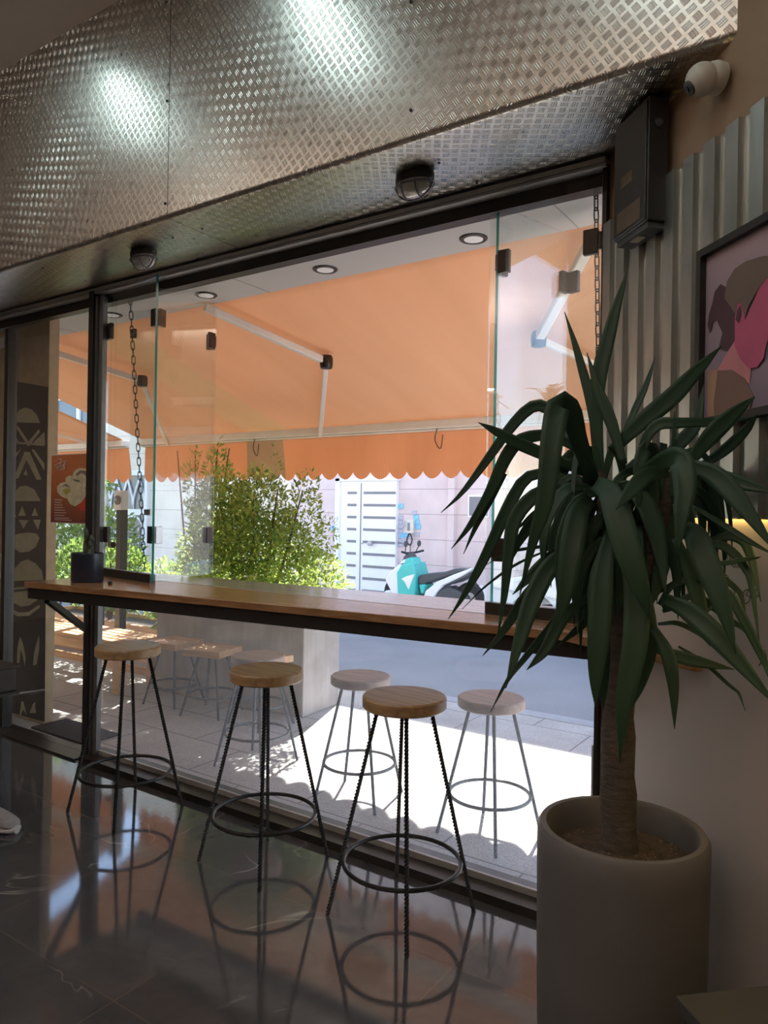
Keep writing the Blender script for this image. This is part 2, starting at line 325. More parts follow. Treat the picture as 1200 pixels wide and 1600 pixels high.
# ------------------------------------------------------------------ mesh helpers
class MB:
    def __init__(s): s.v = []; s.f = []; s.mi = []
    def add(s, vs, fs, mi=0):
        b = len(s.v); s.v += [Vector(x) for x in vs]; s.f += [tuple(b+i for i in f) for f in fs]; s.mi += [mi]*len(fs); return s
    def box(s, x0, x1, y0, y1, z0, z1, mi=0):
        vs = [(x, y, z) for x in (x0, x1) for y in (y0, y1) for z in (z0, z1)]
        return s.add(vs, [(0, 1, 3, 2), (4, 6, 7, 5), (0, 4, 5, 1), (2, 3, 7, 6), (0, 2, 6, 4), (1, 5, 7, 3)], mi)
    def obox(s, c, ax, ay, az, hx, hy, hz, mi=0):
        c = Vector(c); vs = [c+ax*(sx*hx)+ay*(sy*hy)+az*(sz*hz) for sx in (-1, 1) for sy in (-1, 1) for sz in (-1, 1)]
        return s.add(vs, [(0, 1, 3, 2), (4, 6, 7, 5), (0, 4, 5, 1), (2, 3, 7, 6), (0, 2, 6, 4), (1, 5, 7, 3)], mi)
    def bar(s, a, b, w, h, up=UP):
        a, b = Vector(a), Vector(b); t = (b-a).normalized(); x = t.cross(up)
        if x.length < 1e-4: x = t.cross(Vector((1, 0, 0)))
        x.normalize(); y = x.cross(t).normalized()
        return s.obox((a+b)/2, x, t, y, w/2, (b-a).length/2, h/2)
    def prism(s, poly, z0, z1):
        n = len(poly); vs = [(x, y, z0) for x, y in poly]+[(x, y, z1) for x, y in poly]
        fs = [tuple(range(n))[::-1], tuple(range(n, 2*n))]+[(i, (i+1) % n, n+(i+1) % n, n+i) for i in range(n)]
        return s.add(vs, fs)
    def slab(s, pts, nrm, th):        # planar polygon given in space, extruded along nrm
        n = len(pts); a = [Vector(p) for p in pts]; b = [p+nrm*th for p in a]
        return s.add(a+b, [tuple(range(n))[::-1], tuple(range(n, 2*n))]+[(i, (i+1) % n, n+(i+1) % n, n+i) for i in range(n)])
    def tube(s, pts, r, n=10, closed=False, caps=True):
        pts = [Vector(p) for p in pts]; rr = r if isinstance(r, (list, tuple)) else [r]*len(pts); N = len(pts); rings = []
        ref = None
        for i, p in enumerate(pts):
            if closed: t = pts[(i+1) % N]-pts[i-1]
            else: t = pts[min(i+1, N-1)]-pts[max(i-1, 0)]
            t.normalize()
            if ref is None: ref = t.cross(UP) if abs(t.z) < .9 else t.cross(Vector((1, 0, 0)))
            ref = (ref - t*ref.dot(t)).normalized(); y = t.cross(ref)
            rings.append([p+(ref*math.cos(2*PI*k/n)+y*math.sin(2*PI*k/n))*rr[i] for k in range(n)])
        vs = [v for r_ in rings for v in r_]; fs = []
        for i in range(N if closed else N-1):
            j = (i+1) % N
            for k in range(n): fs.append((i*n+k, i*n+(k+1) % n, j*n+(k+1) % n, j*n+k))
        if not closed and caps: fs += [tuple(range(n))[::-1], tuple((N-1)*n+k for k in range(n))]
        return s.add(vs, fs)
    def lathe(s, prof, c=(0, 0, 0), n=32, sx=1, sy=1, ax=None):
        c = Vector(c); vs = []; fs = []; X, Y, Z = ax if ax else (Vector((1, 0, 0)), Vector((0, 1, 0)), UP)
        for (r, z) in prof:
            for k in range(n):
                a = 2*PI*k/n; vs.append(c+X*(r*sx*math.cos(a))+Y*(r*sy*math.sin(a))+Z*z)
        for i in range(len(prof)-1):
            for k in range(n): fs.append((i*n+k, i*n+(k+1) % n, (i+1)*n+(k+1) % n, (i+1)*n+k))
        fs += [tuple(range(n))[::-1], tuple((len(prof)-1)*n+k for k in range(n))]
        return s.add(vs, fs)
    def twist(s, a, b, r=.0065, turns=18, n=None):
        a, b = Vector(a), Vector(b); t = (b-a).normalized(); x = t.cross(Vector((0.3, 1, 0))).normalized(); y = t.cross(x)
        N = turns*3; vs = []; fs = []
        for i in range(N+1):
            p = a.lerp(b, i/N); th = i/N*turns*PI/2
            for k in range(4): q = th+k*PI/2; vs.append(p+(x*math.cos(q)+y*math.sin(q))*r)
        for i in range(N):
            for k in range(4): fs.append((i*4+k, i*4+(k+1) % 4, i*4+4+(k+1) % 4, i*4+4+k))
        fs += [(3, 2, 1, 0), tuple(N*4+k for k in range(4))]
        return s.add(vs, fs)
    def build(s, name, mat, parent=None, smooth=False, bevel=0, label=None, kind=None):
        off = Vector((0, 0, 0)); p = parent
        while p is not None: off += p.location; p = p.parent
        me = bpy.data.meshes.new(name); me.from_pydata([v-off for v in s.v], [], s.f)
        mats = mat if isinstance(mat, list) else [mat]
        for mt in mats: me.materials.append(mt)
        for i, q in enumerate(s.mi): me.polygons[i].material_index = q
        me.update()
        if smooth:
            me.polygons.foreach_set('use_smooth', [True]*len(me.polygons))
            try: me.set_sharp_from_angle(angle=math.radians(40))
            except Exception: pass
        o = bpy.data.objects.new(name, me); COL.objects.link(o); o.parent = parent
        if bevel:
            b = o.modifiers.new('bevel', 'BEVEL'); b.width = bevel; b.segments = 2; b.limit_method = 'ANGLE'
        if label: o['label'] = label
        if kind: o['kind'] = kind
        return o
def thing(name, label, cat, loc=(0, 0, 0), group=None):
    o = bpy.data.objects.new(name, None); COL.objects.link(o); o.location = loc; o.empty_display_size = .1
    o['label'] = label; o['category'] = cat
    if group: o['group'] = group
    return o
def tag(o, label, cat, group=None):
    o['label'] = label; o['category'] = cat
    if group: o['group'] = group
    return o
def struct(name, mb, mat, parent=None, **k):
    o = mb.build(name, mat, parent, **k); o['kind'] = 'structure'; return o
def kids(o): return [c for c in bpy.data.objects if c.parent == o]
def copy_tree(o, loc=None, rotz=None, label=None, group=None, parent=None):
    c = o.copy(); COL.objects.link(c); c.parent = parent
    for ch in kids(o): copy_tree(ch, parent=c)
    if loc is not None: c.location = loc
    if rotz is not None: c.rotation_euler = (0, 0, rotz)
    if label: c['label'] = label
    if group: c['group'] = group
    return c
def spline(pts, n):
    P = [pts[0]*2-pts[1]]+list(pts)+[pts[-1]*2-pts[-2]]; out = []; segs = len(pts)-1
    for i in range(n+1):
        u = i/n*segs; k = min(int(u), segs-1); t = u-k; a, b, c, d = P[k:k+4]
        out.append(((b*2)+(c-a)*t+(a*2-b*5+c*4-d)*t*t+(b*3-a-c*3+d)*t**3)*.5)
    return out

# ================================================================== THE SETTING
WU = Vector((1, -1, 0)).normalized(); WN = Vector((-1, -1, 0)).normalized(); W0 = Vector((-.83, 2.6, 0))   # oblique right-hand wall
def wp(s, z, d=0): return W0+WU*s+WN*d+UP*z
def ws(px, py, d=0):   # point of the picture on the right-hand wall, d in front of it
    return on_pl(px, py, W0+WN*d, WN)
struct('floor', MB().box(-9, 2.6, -4, 2.5, -.1, 0), M['floor'])
struct('ceiling', MB().box(-9, 2.6, -4, 2.75, 3.8, 3.9), M['ceiling'])
struct('wall_back', MB().box(-9, 2.6, -4.1, -4, 0, 3.8), M['back_wall'])
struct('wall_left', MB().box(-9.1, -9, -4, 2.6, 0, 3.8), M['back_wall'])
WL = 4.2
wr = struct('wall_right', MB().slab([wp(0, 1.445), wp(WL, 1.445), wp(WL, 3.8), wp(0, 3.8)], -WN, .12), M['plaster'])
lw = struct('lower_panel', MB().slab([wp(0.0, 0, .001), wp(WL, 0, .001), wp(WL, 1.445, .001), wp(0.0, 1.445, .001)], -WN, .12), M['lower_wall'], wr)
pe = wp(WL, 0)
struct('wall_right', MB().box(pe.x, pe.x+.1, -4, pe.y+.05, 0, 3.8), M['back_wall'])
# front wall above the opening, and the outer walls either side
struct('wall_front', MB().box(-9, 4, 2.66, 2.9, 2.76, 4.4).box(-.80, 4, 2.68, 2.9, 0, 2.76).box(-9, -5.9, 2.66, 2.9, 0, 2.76), M['outer_wall'])
struct('trim_jamb', MB().box(-.895, -.84, 2.70, 2.80, 0, .60).box(-.885, -.84, 2.70, 2.79, .60, .66), M['outer_wall'])
struct('ground', MB().box(-22, 40, 2.5, 5.0, -.3, -.002), M['paving'], label='grey speckled stone paving outside the glass')
struct('kerb', MB().box(-22, 40, 5.0, 5.14, -.3, .004), M['kerb'], bevel=.01)
struct('road', MB().box(-30, 40, 5.14, 9.3, -.3, -.10), M['asphalt'])
struct('far_pavement', MB().box(-30, 40, 9.3, 36, -.3, -.06), M['paving'])
# tread-plate bulkhead over the window: fascia and soffit
FY = 2.115
def rounded_fascia(x0, x1, xs0, xs1):
    mb = MB(); prof = [(FY, 3.80)]+[(FY+.02-.02*math.cos(a), 2.735-.02*math.sin(a)) for a in (0, PI/8, PI/4, 3*PI/8, PI/2)]+[(2.56, 2.712)]
    vs = []; n = len(prof)
    for e in (0, 1):
        for (y, z) in prof:
            x = (x0, x1)[e]; vs.append((x, y, z))
    fs = [(i, i+1, n+i+1, n+i) for i in range(n-1)]
    mb.add(vs, fs); return mb
pl = struct('bulkhead_panel', rounded_fascia(-9, -2.612, 0, 0), M['tread'], smooth=True, label='tread plate panel left of the vertical seam')
pr_ = struct('bulkhead_panel', rounded_fascia(-2.608, -.30, 0, 0), M['tread'], smooth=True, label='tread plate panel right of the vertical seam')
struct('bulkhead_core', MB().box(-9, -.5, FY+.03, 2.66, 2.74, 3.8), M['black_metal'])
for (px, py) in [(261, 158), (258, 318), (20, 265), (18, 380), (642, 172), (642, 3), (260, 4)]:
    p = on_y(px, py, FY-.001); MB().lathe([(.006, 0), (.006, .003), (.003, .005)], p, 10, ax=(Vector((1, 0, 0)), UP, Vector((0, -1, 0)))).build('screw', M['black_metal'], pl if p.x < -2.61 else pr_, smooth=True)
for (px, py) in [(316, 357), (68, 418), (686, 254), (745, 287), (270, 371), (500, 357)]:
    p = on_z(px, py, 2.708); MB().lathe([(.006, 0), (.006, .003), (.003, .005)], p, 10, ax=(Vector((1, 0, 0)), Vector((0, -1, 0)), -UP)).build('screw', M['black_metal'], pl if p.x < -2.61 else pr_, smooth=True)

# window frame
fr = struct('window_frame', MB().box(-9, -.83, 2.545, 2.60, 2.702, 2.735), M['dark_frame'])
struct('header_track', MB().box(-9, -.83, 2.548, 2.60, 2.684, 2.702).box(-9, -.83, 2.552, 2.60, 2.672, 2.682), M['silver'], fr)
struct('outer_header', MB().box(-9, -.83, 2.60, 2.66, 2.622, 2.70), M['dark_frame'], fr)
struct('post', MB().box(-3.815, -3.772, 2.545, 2.61, 0, 2.69), M['dark_frame'], fr)
struct('post_track', MB().box(-3.772, -3.755, 2.56, 2.60, 0, 2.66).box(-3.748, -3.715, 2.57, 2.60, 0, 2.66), M['dull_track'], fr)
struct('jamb', MB().box(-.845, -.83, 2.57, 2.64, 0, 2.69), M['dark_frame'], fr)
struct('jamb_track', MB().box(-.853, -.845, 2.59, 2.62, 1.07, 2.66), M['silver'], fr)
struct('mullion', MB().box(-4.765, -4.725, 2.575, 2.64, 0, 2.60), M['dark_frame'], fr)
struct('sill', MB().box(-3.772, -.83, 2.50, 2.60, 0, .035).box(-3.772, -.83, 2.60, 2.66, 0, .05), M['dark_frame'], fr)
struct('sill_track', MB().box(-3.755, -.87, 2.585, 2.598, .035, .06), M['silver'], fr)
struct('threshold', MB().box(-9, -3.815, 2.50, 2.66, 0, .012), M['dark_frame'], fr)
w1 = struct('window_1', MB().box(-3.715, -.842, 2.600, 2.610, .045, 1.02), M['glass_dusty'])
w1['label'] = 'large fixed pane below the wooden counter'
w2 = struct('window_2', MB().box(-4.725, -3.815, 2.600, 2.610, .012, 2.60), M['glass'])
d1 = struct('door_1', MB().box(-5.75, -4.80, 2.600, 2.612, .012, 2.56), M['glass'])
struct('lock_plate', MB().box(-4.865, -4.805, 2.575, 2.60, .97, 1.13), M['white_plastic'], d1, bevel=.006)
for z in (1.02, 1.08): struct('keyhole', MB().lathe([(.014, 0), (.014, .006), (.008, .008)], (-4.835, 2.574, z), 14, ax=(Vector((1, 0, 0)), UP, Vector((0, -1, 0)))), M['black_metal'], d1)
struct('door_rail', MB().box(-5.75, -4.80, 2.59, 2.622, 2.50, 2.56), M['silver'], d1)

# outdoor soffit with four round downlights
sf = struct('outdoor_soffit', MB().box(-9, 3, 2.66, 3.18, 2.722, 2.76), M['soffit_out'])
for x in (-4.9, -3.0, -1.15): struct('panel_joint', MB().box(x-.002, x+.002, 2.66, 3.18, 2.7205, 2.7225), M['opp_grey'], sf)
dl = None
for (x, y, lb) in [(-4.246, 3.004, 'round recessed downlight nearest the window post'), (-3.362, 3.017, 'round recessed downlight above the folded left glass'),
                   (-2.463, 3.024, 'round recessed downlight above the middle of the counter'), (-1.601, 3.044, 'round recessed downlight nearest the right glass panels')]:
    if dl is None:
        dl = thing('downlight', lb, 'light', (x, y, 2.722), 'downlights in the outdoor ceiling')
        MB().lathe([(.066, 0), (.066, -.004), (.060, -.008), (.046, -.006), (.046, 0)], (x, y, 2.722), 36).build('trim_ring', M['black_metal'], dl, smooth=True)
        MB().lathe([(.044, -.001), (.044, -.007), (.03, -.0085)], (x, y, 2.722), 30).build('diffuser', M['downlight_white'], dl, smooth=True)
    else: copy_tree(dl, (x, y, 2.722), None, lb)

# ================================================================== building across the street
pw = struct('wall_opposite', MB().box(-9.9, 3.5, 11.2, 13, -.1, 5.75), M['pink_wall'])
struct('wall_opposite_left', MB().box(-30, -9.9, 11.35, 13, -.1, 5.9), M['cream_wall'])
px0 = on_y(704, 760, 11.15).x
struct('pilaster', MB().box(px0-.02, px0+.10, 11.10, 11.2, -.1, 5.75), M['pink_wall'], pw)
a, b = on_y(535, 752, 11.17), on_y(622, 752, 11.17)
dr = struct('door_2', MB().box(a.x, b.x, 11.12, 11.2, -.06, a.z), M['white_paint'])
dr['label'] = 'white double street door with grey slots'
struct('door_reveal', MB().box(a.x-.10, a.x, 11.08, 11.2, -.06, a.z+.05).box(a.x-.1, b.x+.03, 11.08, 11.2, a.z, a.z+.05), M['white_paint'], dr)
sx = on_y(564, 800, 11.12).x
struct('leaf_gap', MB().box(sx-.008, sx+.008, 11.11, 11.121, -.05, a.z-.04), M['opp_grey'], dr)
for i in range(9):
    z = 1.80-i*.2265
    for (p0, p1) in ((543, 557), (568, 618)):
        xa, xb = on_y(p0, 800, 11.12).x, on_y(p1, 800, 11.12).x
        struct('slot', MB().box(xa, xb, 11.112, 11.125, z-.025, z+.022), M['opp_grey'], dr)
hp = on_y(580, 849, 11.1)
struct('door_handle', MB().lathe([(.03, 0), (.03, .03), (.045, .035), (.045, .07), (.02, .08)], hp, 16, ax=(Vector((1, 0, 0)), UP, Vector((0, -1, 0)))), M['silver'], dr, smooth=True)
struct('door_knob', MB().lathe([(.015, 0), (.015, .02)], on_y(566, 849, 11.12), 12, ax=(Vector((1, 0, 0)), UP, Vector((0, -1, 0)))), M['silver'], dr)
# window niche right
q = on_y(748, 791, 11.19)
struct('window_3', MB().box(q.x-.17, q.x+.17, 11.17, 11.2, q.z-.16, q.z+.16).box(q.x-.20, q.x+.20, 11.18, 11.2, q.z-.19, q.z+.19, 1), [M['opp_grey'], M['white_paint']])
# left window with arched grille
a, b = on_y(160, 742, 11.34), on_y(226, 742, 11.34); zt = 2.23
wl = struct('window_4', MB().box(a.x, b.x+.1, 11.31, 11.35, .35, zt), M['dark_shade'])
struct('window_trim', MB().box(a.x-.12, b.x+.22, 11.25, 11.35, zt, zt+.12).box(a.x-.1, b.x+.2, 11.26, 11.35, 1.28, 1.42).box(b.x+.1, b.x+.2, 11.26, 11.35, .3, zt), M['white_paint'], wl)
g = MB(); wd = (b.x-a.x+.1)
for i in range(4):
    x0 = a.x+wd*i/4; x1 = a.x+wd*(i+1)/4; xm = (x0+x1)/2
    g.tube(spline([V(x0, 11.28, 1.42), V(x0+.03, 11.28, 1.7), V(xm, 11.28, 2.15)], 8), .025, 5); g.tube(spline([V(x1, 11.28, 1.42), V(x1-.03, 11.28, 1.7), V(xm, 11.28, 2.15)], 8), .025, 5)
for i in range(2):
    x0 = a.x+wd*i/2+.05; x1 = a.x+wd*(i+1)/2-.05; g.tube([V(x0, 11.28, .35)]+[V((x0+x1)/2-(x1-x0)/2*math.cos(t), 11.28, .95+.3*math.sin(t)) for t in [PI*k/10 for k in range(11)]]+[V(x1, 11.28, .35)], .03, 5)
for i in range(9): g.tube([V(a.x+wd*i/8, 11.28, .35), V(a.x+wd*i/8, 11.28, .98)], .012, 4)
g.tube([V(a.x, 11.28, .7), V(b.x+.1, 11.28, .7)], .012, 4)
struct('window_grille', g, M['white_paint'], wl)
# tall upper windows seen through the gap between the awnings
for i in range(3):
    x0 = -19.3+i*1.05
    u = struct('window_%d' % (5+i), MB().box(x0, x0+.92, 11.30, 11.36, 3.3, 5.2), M['dark_shade'])
    struct('window_trim', MB().box(x0-.07, x0, 11.25, 11.35, 3.2, 5.25).box(x0+.92, x0+.99, 11.25, 11.35, 3.2, 5.25).box(x0, x0+.92, 11.25, 11.35, 4.25, 4.31).box(x0, x0+.92, 11.25, 11.35, 3.2, 3.3), M['white_paint'], u)

# ================================================================== LARGE OBJECTS OUTSIDE
# ---- awnings
def aw_z(y): return 2.735-(y-3.15)*.322
def awning(name, x0, x1, label, arms, ends=None):
    t = thing(name, label, 'awning', ((x0+x1)/2, 3.15, 2.7), 'retractable awnings over the pavement')
    mb = MB(); nx = int((x1-x0)/.12); ny = 14; vs = []
    for i in range(nx+1):
        for j in range(ny+1):
            y = 3.15+(4.98-3.15)*j/ny; x = x0+(x1-x0)*i/nx
            sag = -.018*math.sin(PI*j/ny)*(1+.35*math.sin(x*4.1)+.25*math.sin(x*9+1.3*j/ny))
            vs.append((x, y, aw_z(y)+.03+sag))
    mb.add(vs, [(i*(ny+1)+j, i*(ny+1)+j+1, (i+1)*(ny+1)+j+1, (i+1)*(ny+1)+j) for i in range(nx) for j in range(ny)])
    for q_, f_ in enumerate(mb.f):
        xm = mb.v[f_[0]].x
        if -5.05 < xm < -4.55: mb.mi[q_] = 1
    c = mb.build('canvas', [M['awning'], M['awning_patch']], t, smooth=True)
    so_ = c.modifiers.new('thickness', 'SOLIDIFY'); so_.thickness = .0015
    fb = MB().box(x0-.02, x1+.02, 4.95, 5.05, aw_z(5)-.03, aw_z(5)+.035).box(x0-.02, x1+.02, 5.0, 5.06, aw_z(5)-.045, aw_z(5)-.03)
    fb.build('front_bar', M['awning_metal'], t, bevel=.008)
    MB().tube([(x0, 3.12, 2.80), (x1, 3.12, 2.80)], .045, 16).build('roller_tube', M['awning_metal'], t, smooth=True)
    # valance with scalloped hem
    vb = MB(); P = .172; n = int((x1-x0)/P*16); zt = aw_z(5)-.03; vs = []; R = 5
    for i in range(n+1):
        x = x0+(x1-x0)*i/n; ph = ((x-x0)/P) % 1.0
        hem = .028*0
        for j in range(R+1):
            f = j/R; z = zt-f*(.325)
            if j == R: z = zt-.325-(.062*math.sin(PI*ph)**.75)
            y = 5.045+.022*f*math.sin(x*5.2)+.012*f*math.sin(x*11+1)+.02*f
            vs.append((x, y, z))
    vb.add(vs, [(i*(R+1)+j, i*(R+1)+j+1, (i+1)*(R+1)+j+1, (i+1)*(R+1)+j) for i in range(n) for j in range(R)])
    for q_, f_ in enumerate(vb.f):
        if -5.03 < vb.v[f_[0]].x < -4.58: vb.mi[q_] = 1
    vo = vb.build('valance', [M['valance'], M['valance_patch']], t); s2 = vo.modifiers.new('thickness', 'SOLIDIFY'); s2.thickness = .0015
    for (sh, el, en) in arms:
        am = MB().bar(sh, el, .05, .045).build('upper_arm', M['awning_metal'], t, bevel=.008)
        MB().bar(el, en, .034, .034).build('forearm', M['awning_metal'], t, bevel=.006)
        MB().lathe([(.022, -.05), (.040, -.045), (.044, -.02), (.044, .02), (.036, .04), (.015, .045)], el, 18).build('elbow_joint', M['bronze'], t, smooth=True)
    return t
def arm(s, e, n_):
    D = Vector((0, .322, 1)); p0 = V(0, 3.15, 2.735-.055)
    a_, b_ = on_pl(*s, p0, D), on_pl(*e, p0, D); c_ = on_y(*n_, 4.97); c_.z = aw_z(4.97)-.05
    a_.y = max(a_.y, 3.1)
    return (a_, b_, c_)
AW1 = awning('awning', -6.52, -.66, 'long orange retractable awning spanning above the whole counter window',
       [arm((320, 480), (510, 565), (500, 690)), arm((70, 546), (222, 595), (262, 700)),
        (V(-1.10, 3.2, 2.66), V(-1.64, 3.92, 2.44), V(-.98, 4.97, 2.10))])
awning('awning', -11.5, -6.80, 'orange awning further left, beyond the slanting gap of daylight',
       [(V(-8.3, 3.25, 2.66), V(-7.9, 4.05, 2.40), V(-7.05, 4.97, 2.10))])
for px in (397, 682):
    p = on_y(px, 695, 4.99); MB().tube(spline([V(p.x, 4.995, aw_z(5)-.03), V(p.x-.02, 5.00, 2.02), V(p.x+.03, 5.00, 1.95), V(p.x+.05, 5.00, 2.06)], 10), .005, 5).build('tie_cord', M['bark'], AW1)

# ---- concrete planter with shrubs
t = thing('concrete_planter', 'stained grey concrete planter wall behind the small square stools', 'planter', (-4, 4.2, 0))
pc = [(-4.80, 3.85), (-3.365, 3.965), (-3.40, 4.42), (-4.83, 4.42)]
mb = MB(); zt = .63; inn = [(-4.74, 3.92), (-3.43, 4.02), (-3.46, 4.36), (-4.77, 4.36)]
vs = [(x, y, 0) for x, y in pc]+[(x, y, zt) for x, y in pc]+[(x, y, zt) for x, y in inn]+[(x, y, zt-.08) for x, y in inn]
mb.add(vs, [(0, 1, 5, 4), (1, 2, 6, 5), (2, 3, 7, 6), (3, 0, 4, 7), (4, 5, 9, 8), (5, 6, 10, 9), (6, 7, 11, 10), (7, 4, 8, 11), (8, 9, 13, 12), (9, 10, 14, 13), (10, 11, 15, 14), (11, 8, 12, 15), (3, 2, 1, 0)])
mb.build('planter_wall', M['planter'], t, bevel=.008)
mb = MB().add([(x, y, zt-.05) for x, y in inn], [(0, 1, 2, 3)]); mb.build('soil', M['soil'], t)
t = thing('low_planter', 'low wooden edged planting bed behind the slatted bench', 'planter', (-5.8, 4.7, 0))
MB().box(-7.6, -4.95, 4.45, 4.50, 0, .34).box(-7.6, -4.95, 4.93, 4.98, 0, .34).box(-7.6, -7.55, 4.45, 4.98, 0, .34).box(-5.0, -4.95, 4.45, 4.98, 0, .34).build('planter_board', M['bench_wood'], t, bevel=.006)
MB().box(-7.55, -5.0, 4.5, 4.93, .05, .30).build('soil', M['soil'], t)

def shrub(name, label, cat, base, blobs, n, ls, mat, stems, group=None, asp=2.4):
    t = thing(name, label, cat, base, group)
    mb = MB(); wts = [b[1][0]*b[1][1]*b[1][2] for b in blobs]; tot = sum(wts)
    for (c, r), wt in zip(blobs, wts):
        for _ in range(int(n*wt/tot)):
            while True:
                d = Vector((random.uniform(-1, 1), random.uniform(-1, 1), random.uniform(-1, 1)))
                if .05 < d.length < 1: break
            d = d.normalized()*(d.length**.55)*(1+random.gauss(0, .07))
            p = Vector((c[0]+d.x*r[0], c[1]+d.y*r[1], c[2]+d.z*r[2]))
            ax = (d*.7+Vector((random.gauss(0, .5), random.gauss(0, .5), random.gauss(.25, .5)))).normalized()
            sd = ax.cross(Vector((random.gauss(0, 1), random.gauss(0, 1), random.gauss(0, 1)))).normalized(); nm = ax.cross(sd)
            L = ls*random.uniform(.6, 1.25); W_ = L/asp
            mb.add([p, p+ax*L*.45+sd*W_*.5+nm*W_*.15, p+ax*L, p+ax*L*.45-sd*W_*.5+nm*W_*.15, p+ax*L*.5], [(0, 1, 4), (1, 2, 4), (2, 3, 4), (3, 0, 4)])
    mb.build('foliage', mat, t)
    sb = MB()
    for st in stems: sb.tube(spline([Vector(p) for p in st], 10), [.018*(1-.7*i/10) for i in range(11)], 6)
    sb.build('stems', M['bark'], t, smooth=True)
    return t
bl = [((-4.25, 4.22, 1.05), (.36, .26, .48)), ((-4.45, 4.22, 1.35), (.30, .24, .42)), ((-4.05, 4.2, 1.30), (.30, .24, .46)), ((-3.80, 4.2, 1.0), (.30, .24, .42)),
      ((-3.60, 4.22, 1.35), (.14, .12, .38)), ((-3.50, 4.2, .90), (.26, .22, .28)), ((-3.36, 4.2, 1.25), (.09, .08, .16)), ((-3.88, 4.2, 1.72), (.05, .05, .22)), ((-4.55, 4.2, .9), (.26, .24, .32)),
      ((-3.33, 4.18, .86), (.18, .15, .14)), ((-3.52, 4.2, 1.62), (.06, .06, .14))]
shrub('shrub', 'large leafy green shrub growing from the concrete planter', 'shrub', (-4.1, 4.2, .58), bl, 17000, .044, M['shrub_leaf'],
      [[(-4.1+dx*.2, 4.2, .56), (-4.1+dx*.6, 4.2, 1.0), (-4.1+dx, 4.2, 1.6)] for dx in (-.4, -.2, 0, .25, .5)])
shrub('shrub', 'loose leggy shrub with tall arching sprigs behind the folded left glass', 'shrub', (-5.3, 4.7, .3),
      [((-5.15, 4.7, 1.05), (.35, .2, .30)), ((-5.45, 4.7, .62), (.35, .22, .34)), ((-5.0, 4.72, 1.4), (.3, .2, .25)), ((-5.35, 4.7, 1.65), (.10, .1, .34)), ((-5.05, 4.7, 1.75), (.12, .1, .3)), ((-5.70, 4.66, .66), (.22, .22, .3))], 5500, .055, M['shrub_leaf'],
      [[(-5.3, 4.7, .3), (-5.3+dx*.5, 4.7, 1.0), (-5.3+dx, 4.7, 2.0)] for dx in (-.3, -.05, .25, .4)])
shrub('shrub', 'low broad leaved bush at the left end of the planting bed', 'shrub', (-6.6, 4.72, .3),
      [((-6.5, 4.7, .75), (.45, .22, .35)), ((-7.1, 4.7, .75), (.4, .22, .34)), ((-6.25, 4.7, .70), (.2, .2, .3))], 4000, .06, M['shrub_leaf_dark'],
      [[(-6.6, 4.7, .3), (-6.6+dx*.5, 4.7, .7), (-6.6+dx, 4.7, 1.1)] for dx in (-.5, 0, .3)])
shrub('shrub', 'small glossy bush between the bench and the concrete planter', 'shrub', (-5.0, 4.35, 0),
      [((-5.0, 4.35, .42), (.20, .12, .20)), ((-5.2, 4.33, .55), (.16, .1, .2))], 600, .08, M['shrub_leaf_dark'], [[(-5.0, 4.35, .0), (-5.03, 4.35, .3), (-5.1, 4.35, .6)]], asp=1.8)
for (x, y, s_, lb) in [(-9.7, 6.2, 1.0, 'street tree with a slanting dark trunk beyond the poster')]:
    t = shrub('street_tree', lb, 'tree', (x, y, -.1), [((x-.3, y, 1.0), (.7, .6, .8)), ((x+.6, y+.1, .9), (.6, .5, .6)), ((x+.1, y, 1.8), (.6, .5, .25))], 3600, .11, M['shrub_leaf_dark'],
          [[(x-.2, y, -.1), (x, y, .6), (x+.5, y, 1.7)], [(x, y, .6), (x-.4, y, 1.0), (x-.6, y, 1.6)], [(x+.1, y, .8), (x+.7, y, 1.0), (x+1.0, y, 1.1)]])

# ---- trees right of the awning (seen mirrored in the right-hand folding glass)
def palm(base, h, label):
    t = thing('palm_tree', label, 'tree', base, 'palms down the street')
    b = Vector(base); MB().tube([b, b+V(.05, 0, h*.5), b+V(0, .05, h)], [.22, .18, .16], 10).build('trunk', M['bark'], t, smooth=True)
    c = b+V(0, 0, h); mb = MB()
    for i in range(26):
        a = 2*PI*i/26*1.9+.3; el = random.uniform(-.2, 1.2); d = V(math.cos(a)*math.cos(el), math.sin(a)*math.cos(el), math.sin(el))
        L = random.uniform(1.3, 1.8); pts = spline([c, c+d*L*.5+V(0, 0, .1), c+d*L+V(0, 0, -.45)], 12)
        for k in range(2, 13):
            p = pts[k]; tg = (pts[k]-pts[k-1]).normalized(); s_ = tg.cross(UP).normalized()
            for sg in (-1, 1):
                q = p+(s_*sg*.8+tg*.5+V(0, 0, -.15))*.42*(1.15-k/13)
                mb.add([p-tg*.03, p+tg*.03, q], [(0, 1, 2)])
        mb.tube(pts, .015, 4)
    mb.build('fronds', M['palm'], t); return t
palm((25.9, 18.4, -.1), 6.7, 'spiky palm tree reflected at the left of the folded glass pane')
palm((24.6, 21.6, -.1), 6.6, 'bushier palm tree reflected in the folded glass pane, beside the cypress')
shrub('cypress_tree', 'dark conical cypress reflected beside the palms in the glass', 'tree', (22.4, 23.6, -.1), [((22.4, 23.6, 3.2), (1.0, 1.0, 3.2)), ((22.4, 23.6, 6.3), (.6, .6, 1.5))], 5000, .35, M['conifer'], [[(22.4, 23.6, -.1), (22.4, 23.6, 2.5), (22.4, 23.6, 6.3)]])

